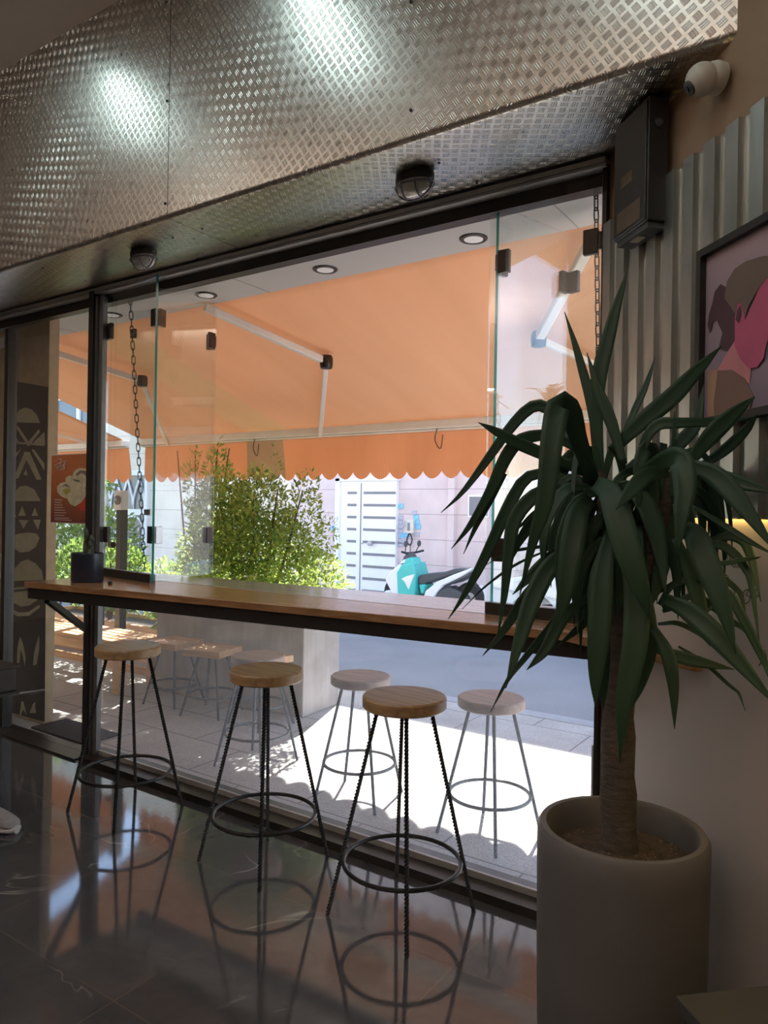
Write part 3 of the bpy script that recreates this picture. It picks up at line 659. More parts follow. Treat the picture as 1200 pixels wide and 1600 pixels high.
# ---- bench
t = thing('slatted_bench', 'low pale wooden slatted bench beyond the window post', 'bench', (-5.5, 3.76, 0))
for i in range(5): MB().box(-6.6, -4.85, 3.55+i*.088, 3.62+i*.088, .385, .415).build('slat', M['bench_wood'], t, bevel=.004)
MB().box(-6.58, -4.87, 3.56, 3.59, .30, .385).box(-6.58, -4.87, 3.93, 3.96, .30, .385).box(-4.90, -4.87, 3.56, 3.96, .30, .385).build('apron', M['bench_wood'], t, bevel=.004)
for x in (-4.93, -6.42):
    for y in (3.60, 3.92): MB().box(x-.035, x+.035, y-.035, y+.035, 0, .385).build('leg', M['bench_wood'], t, bevel=.004)
MB().box(-6.42, -4.93, 3.90, 3.93, .08, .14).build('stretcher', M['bench_wood'], t)

# ---- dark post with square head
t = thing('post_lamp', 'dark square post with a white boxed round lamp head', 'lamp post', (-5.38, 3.98, 0))
MB().box(-5.59, -5.52, 4.03, 4.10, 0, 1.43).build('pole', M['dark_frame'], t, bevel=.004)
MB().box(-5.605, -5.49, 4.01, 4.08, 1.43, 1.60).build('lamp_head', M['white_paint'], t, bevel=.008)
MB().lathe([(.040, 0), (.042, .012), (.035, .02), (.02, .03)], (-5.538, 4.01, 1.515), 20, ax=(Vector((1, 0, 0)), UP, Vector((0, -1, 0)))).build('lens', M['lamp_glass'], t, smooth=True)
t = thing('dark_post', 'plain dark steel post standing left of the lamp post', 'post', (-5.68, 4.0, 0))
MB().box(-5.90, -5.83, 4.03, 4.10, 0, 1.24).build('pole', M['dark_frame'], t, bevel=.004)
for x in (-5.80, -5.67): MB().lathe([(.012, -.03), (.028, -.028), (.028, .02), (.012, .024)], (x, 4.05, 1.12), 12, ax=(UP, Vector((0, 1, 0)), Vector((1, 0, 0)))).build('knob', M['dark_rubber'], t, smooth=True)

# ================================================================== STOOLS
def stool(label, loc, h, rotz, seat_mat, bar_mat, group, sr=.152, foot=.265, ring_z=.19, square=False, th=.045, twist=True):
    t = thing('bar_stool' if not square else 'square_stool', label, 'stool', (0, 0, 0), group)
    if square:
        s_ = MB().prism([(math.copysign(sr, math.cos(a))*(1 if abs(math.cos(a)) > .3 else 1)*min(1, abs(math.cos(a))*1.9)**.35, math.copysign(sr, math.sin(a))*min(1, abs(math.sin(a))*1.9)**.35) for a in [2*PI*(k+.5)/32 for k in range(32)]], h-th, h)
        s_.build('seat', seat_mat, t, bevel=.004)
    else:
        MB().lathe([(sr-.006, h-th), (sr, h-th+.006), (sr, h-.006), (sr-.006, h)], (0, 0, 0), 56).build('seat', seat_mat, t, smooth=True)
    f = (h-th-ring_z)/(h-th); rr = .095+(foot-.095)*f
    for k in range(4):
        a = PI/4+k*PI/2
        top = V(math.cos(a)*.095, math.sin(a)*.095, h-th); bot = V(math.cos(a)*foot, math.sin(a)*foot, 0)
        MB().twist(top, bot, .0086, 60).build('leg', bar_mat, t)
    MB().tube([(math.cos(2*PI*k/48)*(rr-.010), math.sin(2*PI*k/48)*(rr-.010), ring_z) for k in range(48)], .0082, 8, closed=True).build('foot_ring', bar_mat, t, smooth=True)
    MB().box(-.09, .09, -.012, .012, h-th-.006, h-th).box(-.012, .012, -.09, .09, h-th-.006, h-th).build('seat_bracket', bar_mat, t)
    t.location = loc; t.rotation_euler = (0, 0, rotz); return t
GI = 'round wooden bar stools inside'
s1 = stool('round bar stool inside, nearest to the potted yucca', (-1.435, 2.255, 0), .79, math.radians(-8), M['seat_wood'], M['rebar'], GI)
copy_tree(s1, (-2.125, 2.27, 0), math.radians(-5), 'round bar stool inside, in the middle of the three at the counter')
copy_tree(s1, (-3.005, 2.245, 0), math.radians(-2), 'round bar stool inside, beside the dark window post')
GO = 'round stools outside the glass'
s2 = stool('round stool outside, seen left of the nearest indoor stool', (-2.20, 3.04, 0), .62, math.radians(10), M['seat_wood_out'], M['rebar_out'], GO, foot=.235, ring_z=.18)
copy_tree(s2, (-1.475, 3.05, 0), math.radians(-12), 'round stool outside, closest to the yucca and its pot')
copy_tree(s2, (-2.97, 3.10, 0), math.radians(5), 'round stool outside, half hidden behind the middle indoor stool')
GS = 'square topped stools by the planter'
s3 = stool('square topped stool next to the slatted bench', (-4.40, 3.70, 0), .465, .1, M['square_seat'], M['rebar_out'], GS, sr=.15, foot=.22, ring_z=.14, square=True)
copy_tree(s3, (-3.96, 3.67, 0), .25, 'square topped stool in the middle of the planter wall')
copy_tree(s3, (-3.50, 3.69, 0), -.1, 'square topped stool mostly hidden behind the round seats')

# ================================================================== COUNTER
ZT = 1.06
t = thing('window_counter', 'long varnished wooden bar counter running through the window', 'counter', (-2.3, 2.5, 1.0))
MB().prism([(-3.69, 2.115), (-.90, 2.385), (-.425, 2.145), (-.415, 2.165), (-.845, 2.60), (-3.69, 2.60)], ZT-.032, ZT).build('countertop', M['counter_wood'], t, bevel=.003)
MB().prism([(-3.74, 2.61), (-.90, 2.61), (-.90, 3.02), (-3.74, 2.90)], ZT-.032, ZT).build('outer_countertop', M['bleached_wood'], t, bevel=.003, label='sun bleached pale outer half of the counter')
MB().prism([(-3.68, 2.13), (-.90, 2.40), (-.70, 2.42), (-.70, 2.44), (-.90, 2.45), (-3.68, 2.18)], ZT-.088, ZT-.032).prism([(-3.68, 2.18), (-3.63, 2.185), (-3.63, 2.55), (-3.68, 2.55)], ZT-.088, ZT-.032).prism([(-3.70, 2.85), (-.92, 2.96), (-.92, 3.0), (-3.70, 2.89)], ZT-.08, ZT-.032).build('steel_frame', M['black_metal'], t)
MB().box(-3.76, -.88, 2.585, 2.625, ZT-.06, ZT-.0325).build('glass_channel', M['black_metal'], t)
MB().bar((-3.60, 2.19, .965), (-3.80, 2.56, .74), .03, .03).build('brace', M['dark_frame'], t)

# ---- fixed / folding frameless glass above the counter
def pane(t, a, b, z0, z1, th=.014, name='pane', edge_a=False, edge_b=True):
    a, b = V(a[0], a[1], 0), V(b[0], b[1], 0); d = (b-a).normalized(); nrm = V(-d.y, d.x, 0)
    c = (a+b)/2+UP*((z0+z1)/2); L = (b-a).length/2
    mb = MB().obox(c, d, nrm, UP, L, th/2, (z1-z0)/2)
    mb.mi = [0]*6
    if edge_b: mb.mi[1] = 1
    if edge_a: mb.mi[0] = 1
    return mb.build(name, [M['glass'], M['glass_edge']], t)
def hinge(t, p, da, db, z, s=.048, silver_b=False):
    p = V(p[0], p[1], z); o = None
    for d, mt in ((da, M['bronze']), (db, M['bare_steel'] if silver_b else M['bronze'])):
        if d is None: continue
        d = V(d[0], d[1], 0).normalized(); nrm = V(-d.y, d.x, 0)
        mb = MB().obox(p+d*(s*.5+.006), d, nrm, UP, s*.5, .011, .045)
        o = mb.build('hinge', mt, t, bevel=.003)
    MB().tube([p-UP*.03, p+UP*.03], .008, 10).build('hinge_pin', M['bronze'], t, smooth=True)
ZA, ZB = 1.075, 2.655
A0 = (-3.71, 2.60); A1 = (-3.155, 2.50); B2 = (-3.235, 2.965); C3 = (-3.84, 2.86)
GP = 'folding clear glass panels above the counter'
t = thing('glass_panel', 'clear glass panel hinged to the window post above the cactus', 'glass panel', (A0[0], A0[1], ZA), GP)
pane(t, A0, A1, ZA+.025, ZB, edge_b=True)
dAB = Vector((A1[0]-A0[0], A1[1]-A0[1], 0)).normalized()
MB().bar((A0[0], A0[1], ZA+.008), (A1[0], A1[1], ZA+.008), .032, .044).build('bottom_rail', M['dark_frame'], t)
for z in (2.455, 1.295): hinge(t, A0, dAB, (-.6, 0), z)
t = thing('glass_panel', 'green edged glass panel folded outward left of the shrub', 'glass panel', (A1[0], A1[1], ZA), GP)
pane(t, (A1[0]+.012, A1[1]-.01), B2, ZA, ZB, edge_a=True, edge_b=False)
for z in (2.445, 1.310): hinge(t, (A1[0]+.005, A1[1]), (-dAB.x, -dAB.y), (B2[0]-A1[0], B2[1]-A1[1]), z, silver_b=(z < 2))
t = thing('glass_panel', 'third glass panel folded back behind the chain, over the outer counter', 'glass panel', (B2[0], B2[1], ZA), GP)
pane(t, (B2[0], B2[1]+.02), C3, ZA, ZB, edge_a=False, edge_b=False)
for z in (2.42, 1.30): hinge(t, (B2[0], B2[1]+.01), (C3[0]-B2[0], C3[1]-B2[1]), (A1[0]-B2[0], A1[1]-B2[1]), z)
k = V(C3[0]+.03, C3[1]-.012, 2.51); MB().obox(k, V(1, 0, 0), V(0, 1, 0), UP, .022, .008, .028).build('latch', M['bronze'], t, bevel=.002)
D0 = (-.86, 2.60); D1 = (-1.275, 2.625); E2 = (-1.155, 3.04); F3 = (-.93, 2.97)
t = thing('glass_panel', 'clear glass panel hinged to the right jamb above its short dark rail', 'glass panel', (D0[0], D0[1], ZA), GP)
pane(t, D0, (D1[0]-.03, D1[1]), ZA+.025, ZB, edge_b=False)
MB().bar((D0[0], D0[1], ZA+.008), (D1[0]-.02, D1[1], ZA+.008), .032, .044).build('bottom_rail', M['dark_frame'], t)
for z in (2.43, 1.30): hinge(t, D0, (-1, 0), (.5, 0), z, s=.055)
t = thing('glass_panel', 'reflective green edged glass panel folded outward on the right', 'glass panel', (D1[0], D1[1], ZA), GP)
pane(t, D1, E2, ZA, ZB, edge_a=True, edge_b=False)
for z in (2.43, 1.31): hinge(t, D1, (1, 0), (E2[0]-D1[0], E2[1]-D1[1]), z)
t = thing('glass_panel', 'last glass panel folded back towards the right jamb', 'glass panel', (E2[0], E2[1], ZA), GP)
pane(t, (E2[0], E2[1]+.02), F3, ZA, ZB, edge_a=False, edge_b=False)
for z in (2.44, 1.30): hinge(t, (E2[0]+.01, E2[1]+.01), (F3[0]-E2[0], F3[1]-E2[1]), (D1[0]-E2[0], D1[1]-E2[1]), z)

# ---- chains
def chain(a, b, label):
    a, b = Vector(a), Vector(b); t = thing('hanging_chain', label, 'chain', a, 'chains holding the outer counter')
    d = (b-a).normalized(); pitch = .042; n = int((b-a).length/pitch); x0 = d.cross(Vector((.5, .8, 0))).normalized(); y0 = d.cross(x0); base = []
    for par in (0, 1):
        x = x0 if par == 0 else y0; pts = []
        for k in range(16):
            an = 2*PI*k/16; pts.append(x*(.0095*math.cos(an)) + d*(.012*math.copysign(1, math.sin(an))*(1 if abs(math.sin(an)) > .15 else 0)+.0145*math.sin(an)))
        mb = MB().tube([a+p for p in pts], .0028, 6, closed=True); o = mb.build('link', M['rebar'], t, smooth=True); base.append(o)
    for i in range(n):
        o = base[i % 2] if i < 2 else base[i % 2].copy()
        if i >= 2: COL.objects.link(o); o.parent = t
        o.location = d*(pitch*(i+.5))
    return t
ct = on_z(171, 452, 2.655); cb = on_z(209, 893, 1.06)
chain((-3.60, 2.66, 2.70), (-3.70, 2.875, 1.06), 'dark link chain hanging near the left window post')
chain((-.915, 2.70, 2.72), (-.955, 2.98, 1.06), 'dark link chain hanging beside the right jamb')

# ---- poster on the glass
Y = 2.595
def pp(x, y, yy=Y): return on_y(x, y, yy)
a, b = pp(81, 712), pp(146, 818)
t = thing('poster', 'orange red poster with a pale sculpted face, stuck on the glass', 'poster', ((a.x+b.x)/2, Y, (a.z+b.z)/2))
def grad(name, c1, c2, z0, z1):
    q = NT(name); c = q.n('ShaderNodeTexCoord'); sp = q.n('ShaderNodeSeparateXYZ'); q.l(c.outputs['Object'], sp.inputs[0]); mr = q.n('ShaderNodeMapRange'); q.l(sp.outputs[2], mr.inputs[0]); mr.inputs[1].default_value = z0; mr.inputs[2].default_value = z1
    q.pr(q.ramp(mr.outputs[0], [(0, c1), (1, c2)]), .5); return q.m
M['poster'] = grad('poster_print', (.20, .05, .03), (.55, .17, .06), -.2, .1)
M['poster_white'] = plain('poster_white_print', (.72, .66, .58), .6, var=.1, scale=30)
M['poster_cream'] = plain('poster_cream_print', (.62, .55, .36), .6, var=.22, scale=25)
M['poster_red'] = plain('poster_red_print', (.55, .06, .03), .6, var=.1, scale=30)
M['poster_shade'] = plain('poster_grey_print', (.20, .17, .13), .6, var=.2, scale=30)
M['poster_green'] = plain('poster_olive_print', (.40, .36, .06), .6, var=.2, scale=30)
MB().box(a.x-.006, b.x+.006, Y+.001, Y+.003, b.z-.006, a.z+.006).build('paper_margin', M['poster_white'], t)
MB().box(a.x, b.x, Y-.001, Y+.001, b.z, a.z).build('print', M['poster'], t)
def flat(t, name, mat, pts, off, fn=pp, n=Vector((0, -1, 0)), th=.0006, label=None):
    P = [fn(*p)+n*off for p in pts]; return MB().slab(P, n, th).build(name, mat, t, label=label)
flat(t, 'printed_red_patch', M['poster_red'], [(120, 782), (146, 775), (146, 800), (125, 797)], .0015)
flat(t, 'printed_face', M['poster_cream'], [(90, 760), (95, 755), (103, 753), (103, 747), (108, 743), (114, 744), (116, 737), (124, 731), (134, 732), (146, 738), (146, 760), (138, 768), (128, 785), (118, 791), (110, 788), (106, 780), (95, 775), (90, 768)], .002)
flat(t, 'printed_shadow', M['poster_shade'], [(119, 741), (126, 735), (136, 736), (143, 744), (141, 755), (134, 765), (137, 752), (134, 742), (128, 739), (121, 744)], .003)
flat(t, 'printed_shadow', M['poster_shade'], [(114, 748), (124, 750), (127, 754), (117, 752)], .003)
flat(t, 'printed_shadow', M['poster_shade'], [(93, 762), (104, 756), (110, 762), (102, 759)], .003)
flat(t, 'printed_filling', M['poster_green'], [(98, 766), (109, 763), (112, 768), (104, 773)], .003)
g = MB()
for ln in ([(86, 722), (92, 717), (97, 720), (90, 726), (86, 728)], [(90, 733), (96, 724), (103, 721), (97, 730), (90, 735)], [(94, 736), (100, 727), (101, 733), (97, 735)], [(86, 727), (100, 722)], [(88, 731), (103, 725)]):
    P = [pp(*q)+V(0, -.003, 0) for q in ln]; g.tube(spline(P, 12) if len(P) > 2 else P, .0024, 4)
for i, (x1, y) in enumerate([(98, 781), (96, 785), (98, 789), (99, 793), (102, 797), (104, 801), (101, 805), (108, 809), (112, 812)]):
    q0, q1 = pp(86, y), pp(x1, y+1); g.box(q0.x, q1.x, Y-.003, Y-.002, q0.z-.002, q0.z+.002)
g.build('printed_text', M['poster_white'], t)

# ---- painted column
CYF = 2.80
def cp(x, y): return on_y(x, y, CYF)
colz = 2.722; cx1 = -4.628
co = struct('column', MB().box(-5.30, cx1, CYF, 2.87, 0, colz), M['column_cream'])
co['label'] = 'plastered column with a dark painted figure'
def cpaint(name, mat, pts, off, label=None):
    P = [cp(*p) for p in pts]; P = [V(max(p.x, -5.29), CYF-off, min(max(p.z, .01), 2.7)) for p in P]
    return struct(name, MB().slab(P, V(0, -1, 0), .0012), mat, co)
cpaint('painted_ground', M['column_paint'], [(24, 596), (76, 605), (73, 780), (70, 1128), (5, 1150), (12, 880)], .0005)
C_ = M['cream_paint']
for pts in ([(24, 660), (24, 648), (32, 640), (40, 637), (50, 640), (58, 648), (63, 661)],
            [(23, 692), (23, 676), (31, 694)], [(28, 665), (45, 690), (61, 671), (63, 675), (45, 698), (26, 669)],
            [(52, 692), (70, 675), (71, 695)], [(23, 690), (70, 694), (70, 697), (23, 693)],
            [(22, 747), (39, 706), (47, 706), (65, 749), (58, 750), (42, 718), (29, 748)], [(37, 742), (41, 733), (44, 743)], [(22, 720), (34, 700), (22, 712)], [(50, 703), (70, 735), (70, 725), (53, 702)],
            [(20, 783), (24, 768), (32, 760), (42, 759), (54, 765), (64, 783)],
            [(19, 806), (22, 797), (26, 808)], [(29, 806), (35, 791), (41, 806)], [(50, 806), (55, 793), (60, 806)], [(30, 812), (45, 813), (37, 826)], [(52, 812), (64, 812), (60, 828)],
            [(19, 840), (28, 834), (45, 832), (58, 834), (62, 841), (56, 855), (45, 862), (32, 863), (22, 856)],
            [(17, 908), (22, 890), (34, 877), (44, 874), (56, 880), (66, 892), (68, 906)],
            [(17, 919), (60, 914), (60, 918), (17, 922)],
            [(17, 926), (62, 921), (58, 938), (46, 946), (34, 948), (22, 942)], [(16, 950), (30, 957), (45, 956), (62, 945), (63, 949), (46, 962), (28, 963), (16, 956)],
            [(27, 1035), (28, 1012), (32, 994), (37, 1008), (41, 1028), (39, 1040), (36, 1024), (33, 1014), (31, 1036)],
            [(52, 1040), (54, 1020), (58, 1004), (62, 992), (62, 1012), (58, 1038)],
            [(31, 1118), (33, 1104), (34, 1096), (37, 1096), (39, 1104), (42, 1117), (37, 1108), (33, 1117)], [(47, 1114), (52, 1100), (56, 1096), (55, 1104), (57, 1114)]):
    cpaint('painted_motif', C_, pts, .002)
struct('trim_mat', MB().prism([(-4.60, 2.70), (-4.02, 2.70), (-4.02, 2.95), (-4.60, 2.95)], -.001, .012), M['mat'])

# ================================================================== RIGHT-HAND WALL
def corr():
    mb = MB(); prof = []; s = .02; pitch = .0955
    while s < 2.6:
        prof += [(s, .016), (s+.004, .034), (s+.055, .034), (s+.059, .016), (s+.064, .0175), (s+.086, .0175)]
        s += pitch
    prof = [(a_, d_) for a_, d_ in prof]
    vs = []
    for (a_, d_) in prof: vs += [wp(a_, 1.447, d_), wp(a_, 2.468, d_)]
    for (a_, d_) in prof: vs += [wp(a_, 1.447, d_-.003), wp(a_, 2.468, d_-.003)]
    n = len(prof); fs = []
    for i in range(n-1):
        fs += [(2*i, 2*i+2, 2*i+3, 2*i+1), (2*n+2*i, 2*n+2*i+1, 2*n+2*i+3, 2*n+2*i+2), (2*i+1, 2*i+3, 2*n+2*i+3, 2*n+2*i+1), (2*i, 2*n+2*i, 2*n+2*i+2, 2*i+2)]
    return mb.add(vs, fs)
o = corr().build('corrugated_sheet', M['corrug']); tag(o, 'tall corrugated galvanised sheet cladding the wall behind the yucca', 'metal sheet')
mb = MB().slab([wp(.32, 1.458, .002), wp(2.6, 1.458, .002), wp(2.6, 1.468, .002), wp(.32, 1.468, .002)], WN, .008)
tag(mb.build('led_strip', M['led']), 'warm glowing light strip under the corrugated sheet', 'light')
# picture
PD = .044
def wpic(x, y): return ws(x, y, PD+.012)
p0 = ws(1099, 409, PD); s0 = (p0-W0).dot(WU); zt, zb = 2.165, 1.692; s1_ = s0+.72
t = thing('framed_picture', 'black framed print of a pink faced figure on the corrugated wall', 'picture', wp(s0+.3, zb, PD))
fw_ = .020
g = MB()
for (a0, a1, z0, z1) in ((s0, s1_, zt-fw_, zt), (s0, s1_, zb, zb+fw_), (s0, s0+fw_, zb+fw_, zt-fw_), (s1_-fw_, s1_, zb+fw_, zt-fw_)):
    g.slab([wp(a0, z0, PD-.008), wp(a1, z0, PD-.008), wp(a1, z1, PD-.008), wp(a0, z1, PD-.008)], WN, .03)
g.build('frame', M['black_metal'], t)
M['art_bg'] = grad('art_purple_background', (.22, .17, .24), (.42, .30, .33), 0, .45)
M['art_pink'] = plain('art_pink', (.52, .10, .20), .6, var=.12, scale=8)
M['art_pink2'] = plain('art_light_pink', (.58, .22, .25), .6, var=.1, scale=8)
M['art_brown'] = plain('art_brown', (.22, .13, .10), .6, var=.08, scale=8)
M['art_cap'] = plain('art_grey_brown', (.17, .12, .10), .6, var=.08, scale=8)
M['art_hair'] = plain('art_dark_hair', (.085, .035, .05), .6, var=.1, scale=8)
M['art_tan'] = plain('art_tan', (.42, .24, .15), .6, var=.08, scale=8)
MB().slab([wp(s0+fw_, zb+fw_, PD), wp(s1_-fw_, zb+fw_, PD), wp(s1_-fw_, zt-fw_, PD), wp(s0+fw_, zt-fw_, PD)], WN, .004).build('print', M['art_bg'], t)
def art(name, mat, pts, off): flat(t, name, mat, pts, off, fn=lambda x, y: ws(x, y, PD+.005), n=WN)
art('printed_neck', M['art_pink2'], [(1122, 578), (1140, 545), (1150, 520), (1160, 530), (1175, 560), (1172, 600), (1150, 585)], .0005)
art('printed_shoulder', M['art_tan'], [(1106, 666), (1106, 580), (1122, 577), (1145, 582), (1160, 600), (1150, 664)], .001)
art('printed_shoulder', M['art_brown'], [(1120, 600), (1122, 579), (1145, 578), (1165, 592), (1178, 618), (1172, 640), (1150, 664), (1118, 665), (1116, 630)], .0015)
art('printed_hair', M['art_hair'], [(1113, 480), (1118, 456), (1127, 444), (1136, 449), (1150, 470), (1156, 500), (1150, 530), (1138, 548), (1124, 545), (1130, 520), (1121, 500), (1112, 505)], .002)
art('printed_hair', M['art_hair'], [(1113, 478), (1109, 492), (1107, 508), (1110, 520), (1114, 508)], .002)
art('printed_face', M['art_pink'], [(1150, 500), (1152, 480), (1158, 472), (1164, 480), (1166, 500), (1180, 470), (1192, 440), (1215, 430), (1225, 470), (1222, 500), (1205, 520), (1199, 540), (1195, 560), (1185, 574), (1172, 576), (1158, 560), (1150, 540)], .003)
art('printed_cap', M['art_cap'], [(1134, 466), (1138, 440), (1150, 420), (1168, 408), (1195, 400), (1230, 400), (1225, 430), (1200, 436), (1188, 450), (1172, 478), (1166, 497), (1160, 472), (1154, 476), (1152, 492), (1144, 480)], .0035)
art('printed_ear', M['art_hair'], [(1152, 500), (1155, 484), (1159, 478), (1161, 490), (1157, 505)], .0045)

# doodles on the lower wall
def dood(strokes):
    g = MB()
    for st in strokes:
        P = [ws(x, y, .003) for x, y in st]; g.tube(spline(P, max(8, 5*len(P))) if len(P) > 2 else P, .0012, 4)
    struct('doodle', g, M['wall_ink'], lw)
def circ(cx, cy, rx, ry, n=12): return [(cx+rx*math.cos(2*PI*k/n), cy+ry*math.sin(2*PI*k/n)) for k in range(n+1)]
dood([circ(1115, 880, 9, 16), circ(1108, 867, 3, 4), circ(1119, 867, 3, 4), [(1111, 868), (1116, 868)], [(1113, 889), (1121, 889)], [(1115, 884), (1115, 895)], [(1121, 884), (1121, 895)]])
dood([[(1138, 864), (1141, 875), (1147, 873)], [(1142, 858), (1144, 870)], circ(1151, 880, 8, 7), circ(1151, 880, 4, 4), [(1143, 872), (1149, 868), (1157, 874)]])
dood([circ(1136, 925, 12, 18), [(1130, 909), (1135, 898), (1139, 909), (1130, 909)], [(1131, 925), (1134, 930), (1138, 926)], [(1138, 945), (1142, 951), (1145, 944)], [(1130, 940), (1136, 943), (1142, 940)]])
dood([[(1163, 923), (1170, 921), (1166, 930), (1172, 932), (1168, 942), (1157, 942), (1162, 930), (1159, 930), (1163, 923)]])
dood([[(1176, 925), (1183, 922), (1185, 930), (1178, 934)], [(1187, 1020), (1190, 1032), (1186, 1040)], [(1194, 1015), (1198, 1028)]])

# black cabinet high on the wall in the corner
t = thing('wall_cabinet', 'black wall box with brown patches below the tread plate corner', 'wall box', wp(.32, 2.31))
def sbox(s_a, s_b, z0, z1, d0, d1): return MB().slab([wp(s_a, z0, d0), wp(s_b, z0, d0), wp(s_b, z1, d0), wp(s_a, z1, d0)], WN, d1-d0)
sb_ = (V(-.537, 2.307, 0)-W0).dot(WU)
sbox(sb_-.20, sb_, 2.33, 2.70, .026, .092).build('body', M['black_box'], t, bevel=.004)
sbox(sb_-.195, sb_-.005, 2.335, 2.69, .092, .098).build('front_cover', M['black_box'], t, bevel=.003)
sbox(sb_-.17, sb_-.03, 2.345, 2.41, .098, .0995).build('label_patch', M['brown_tape'], t)  # brown reflections on the front cover, painted as flat patches
sbox(sb_-.15, sb_-.08, 2.48, 2.515, .098, .0995).build('label_patch', M['brown_tape'], t)
sbox(sb_-.19, sb_-.01, 2.312, 2.33, .03, .085).build('bottom_vent', M['grey_plastic'], t)
sbox(sb_-.13, sb_-.08, 2.309, 2.312, .05, .075).build('status_light', M['white_plastic'], t)
MB().lathe([(.014, 0), (.014, .004), (.008, .006)], wp(sb_+.0005, 2.62, .06), 16, ax=(WN, UP, WU)).build('plug', M['grey_plastic'], t)

# dome security camera
cpos = V(-.405, 2.115, 2.625)
t = thing('security_camera', 'cream dome security camera mounted high on the plaster wall', 'camera', cpos)
base = cpos-WN*.03
MB().lathe([(.040, -.02), (.042, .0), (.038, .016), (.030, .022)], cpos+WN*-.005, 32, ax=(WU, UP, WN)).build('mount', M['white_plastic'], t, smooth=True)
prof = [(.0025, -.042)]+[(.042*math.cos(a), .042*math.sin(a)) for a in [(-80+i*10)*PI/180 for i in range(17)]]+[(.0025, .042)]
lookd = (WN*1.0+WU*-.3+UP*-.75).normalized(); lx = lookd.cross(UP).normalized(); ly = lx.cross(lookd)
bc = cpos+WN*.030+UP*-.008
MB().lathe(prof, bc, 32).build('ball', M['white_plastic'], t, smooth=True)
MB().lathe([(.020, .034), (.020, .042), (.016, .0445)], bc, 24, ax=(lx, ly, lookd)).build('lens_ring', M['grey_plastic'], t, smooth=True)
MB().lathe([(.008, .044), (.008, .047), (.004, .0485)], bc, 16, ax=(lx, ly, lookd)).build('lens', M['lens_dark'], t, smooth=True)

# oval bulkhead lamps on the soffit
def bulkhead(loc, label):
    x, y, z = loc; t = thing('bulkhead_lamp', label, 'lamp', loc, 'caged oval lamps on the tread plate soffit')
    MB().lathe([(.95, 0), (1.0, -.01), (1.0, -.028), (.9, -.034)], (x, y, z), 36, sx=.080, sy=.050).build('base', M['black_metal'], t, smooth=True)
    MB().lathe([(.88, -.030), (.90, -.045), (.80, -.068), (.55, -.083), (.15, -.089)], (x, y, z), 36, sx=.082, sy=.052).build('glass_cover', M['lamp_glass'], t, smooth=True)
    g = MB(); g.tube([(x+.080*math.cos(2*PI*k/36), y+.051*math.sin(2*PI*k/36), z-.046) for k in range(36)], .0035, 6, closed=True)
    for dx in (-.03, .03): g.tube([V(x+dx, y+.05*math.cos(a), z-.036-.058*math.sin(a)) for a in [PI*k/12 for k in range(13)]], .003, 6)
    g.tube([V(x+.079*math.cos(a), y, z-.036-.060*math.sin(a)) for a in [PI*k/12 for k in range(13)]], .003, 6)
    g.build('cage', M['grey_plastic'], t, smooth=True)
    return t
b1 = bulkhead((-1.476, 2.33, 2.712), 'caged oval lamp on the soffit above the nearest stool')
copy_tree(b1, (-3.03, 2.315, 2.712), None, 'caged oval lamp on the soffit near the window post')
# ceiling lamps behind and above (mostly outside the picture)
for i, (lx_, ly_, lh_, ll_) in enumerate(LAMPS):
    lb = ['slim linear ceiling lamp above the left of the room', 'slim linear ceiling lamp in the middle of the room', 'slim linear ceiling lamp near the right wall'][i]
    t = thing('linear_ceiling_lamp', lb, 'lamp', (lx_, ly_, 3.8), 'linear ceiling lamps')
    dd = V(math.cos(lh_), math.sin(lh_), 0); nn_ = V(-dd.y, dd.x, 0)
    MB().obox((lx_, ly_, 3.785), dd, nn_, UP, ll_/2+.01, .035, .015).build('housing', M['black_metal'], t)
    MB().obox((lx_, ly_, 3.765), dd, nn_, UP, ll_/2, .025, .005).build('diffuser', M['lamp_on'], t)

for (lx_, ly_), lb in zip([(-5.2, -1.8), (-0.6, -1.8)], ['hanging uplighter trough at the far left of the room', 'hanging uplighter trough behind on the right']):  # troughs added out of view to carry the room's fill lights
    t = thing('uplighter', lb, 'lamp', (lx_, ly_, 2.76), 'hanging ceiling uplighters')
    MB().box(lx_-1.05, lx_+1.05, ly_-.16, ly_+.16, 2.76, 2.78).box(lx_-1.05, lx_+1.05, ly_-.16, ly_-.14, 2.78, 2.85).box(lx_-1.05, lx_+1.05, ly_+.14, ly_+.16, 2.78, 2.85).build('trough', M['white_paint'], t)
    for x_ in (-.9, .9): MB().tube([(lx_+x_, ly_, 2.78), (lx_+x_, ly_, 3.799)], .004, 6).build('wire', M['black_metal'], t)

# ================================================================== YUCCA IN ITS POT
PC = V(-.545, 1.885, 0)
t = thing('yucca_pot', 'tall charcoal cylindrical plant pot in front of the wall', 'plant pot', PC)
MB().lathe([(.186, 0), (.197, .02), (.204, .3), (.208, .60), (.208, .655), (.200, .668), (.186, .668), (.178, .655), (.176, .60), (.174, .585)], PC, 72).build('pot_body', M['yucca_pot'], t, smooth=True)
mb = MB().lathe([(.176, .57), (.175, .592), (.12, .605), (.05, .612), (.001, .614)], PC, 48); mb.build('soil', M['soil'], t, smooth=True)
g = MB()
for _ in range(420):
    a_ = random.uniform(0, 2*PI); r_ = .165*math.sqrt(random.random()); h_ = .614-.02*(r_/.17)**1.2; s_ = random.uniform(.003, .006); c_ = PC+V(r_*math.cos(a_), r_*math.sin(a_), h_)
    g.add([c_+V(s_, 0, 0), c_+V(-s_, 0, 0), c_+V(0, s_, 0), c_+V(0, -s_, 0), c_+V(0, 0, s_), c_+V(0, 0, -s_)], [(0, 2, 4), (2, 1, 4), (1, 3, 4), (3, 0, 4), (2, 0, 5), (1, 2, 5), (3, 1, 5), (0, 3, 5)])
g.build('pebbles', M['pebble'], t, kind='stuff')

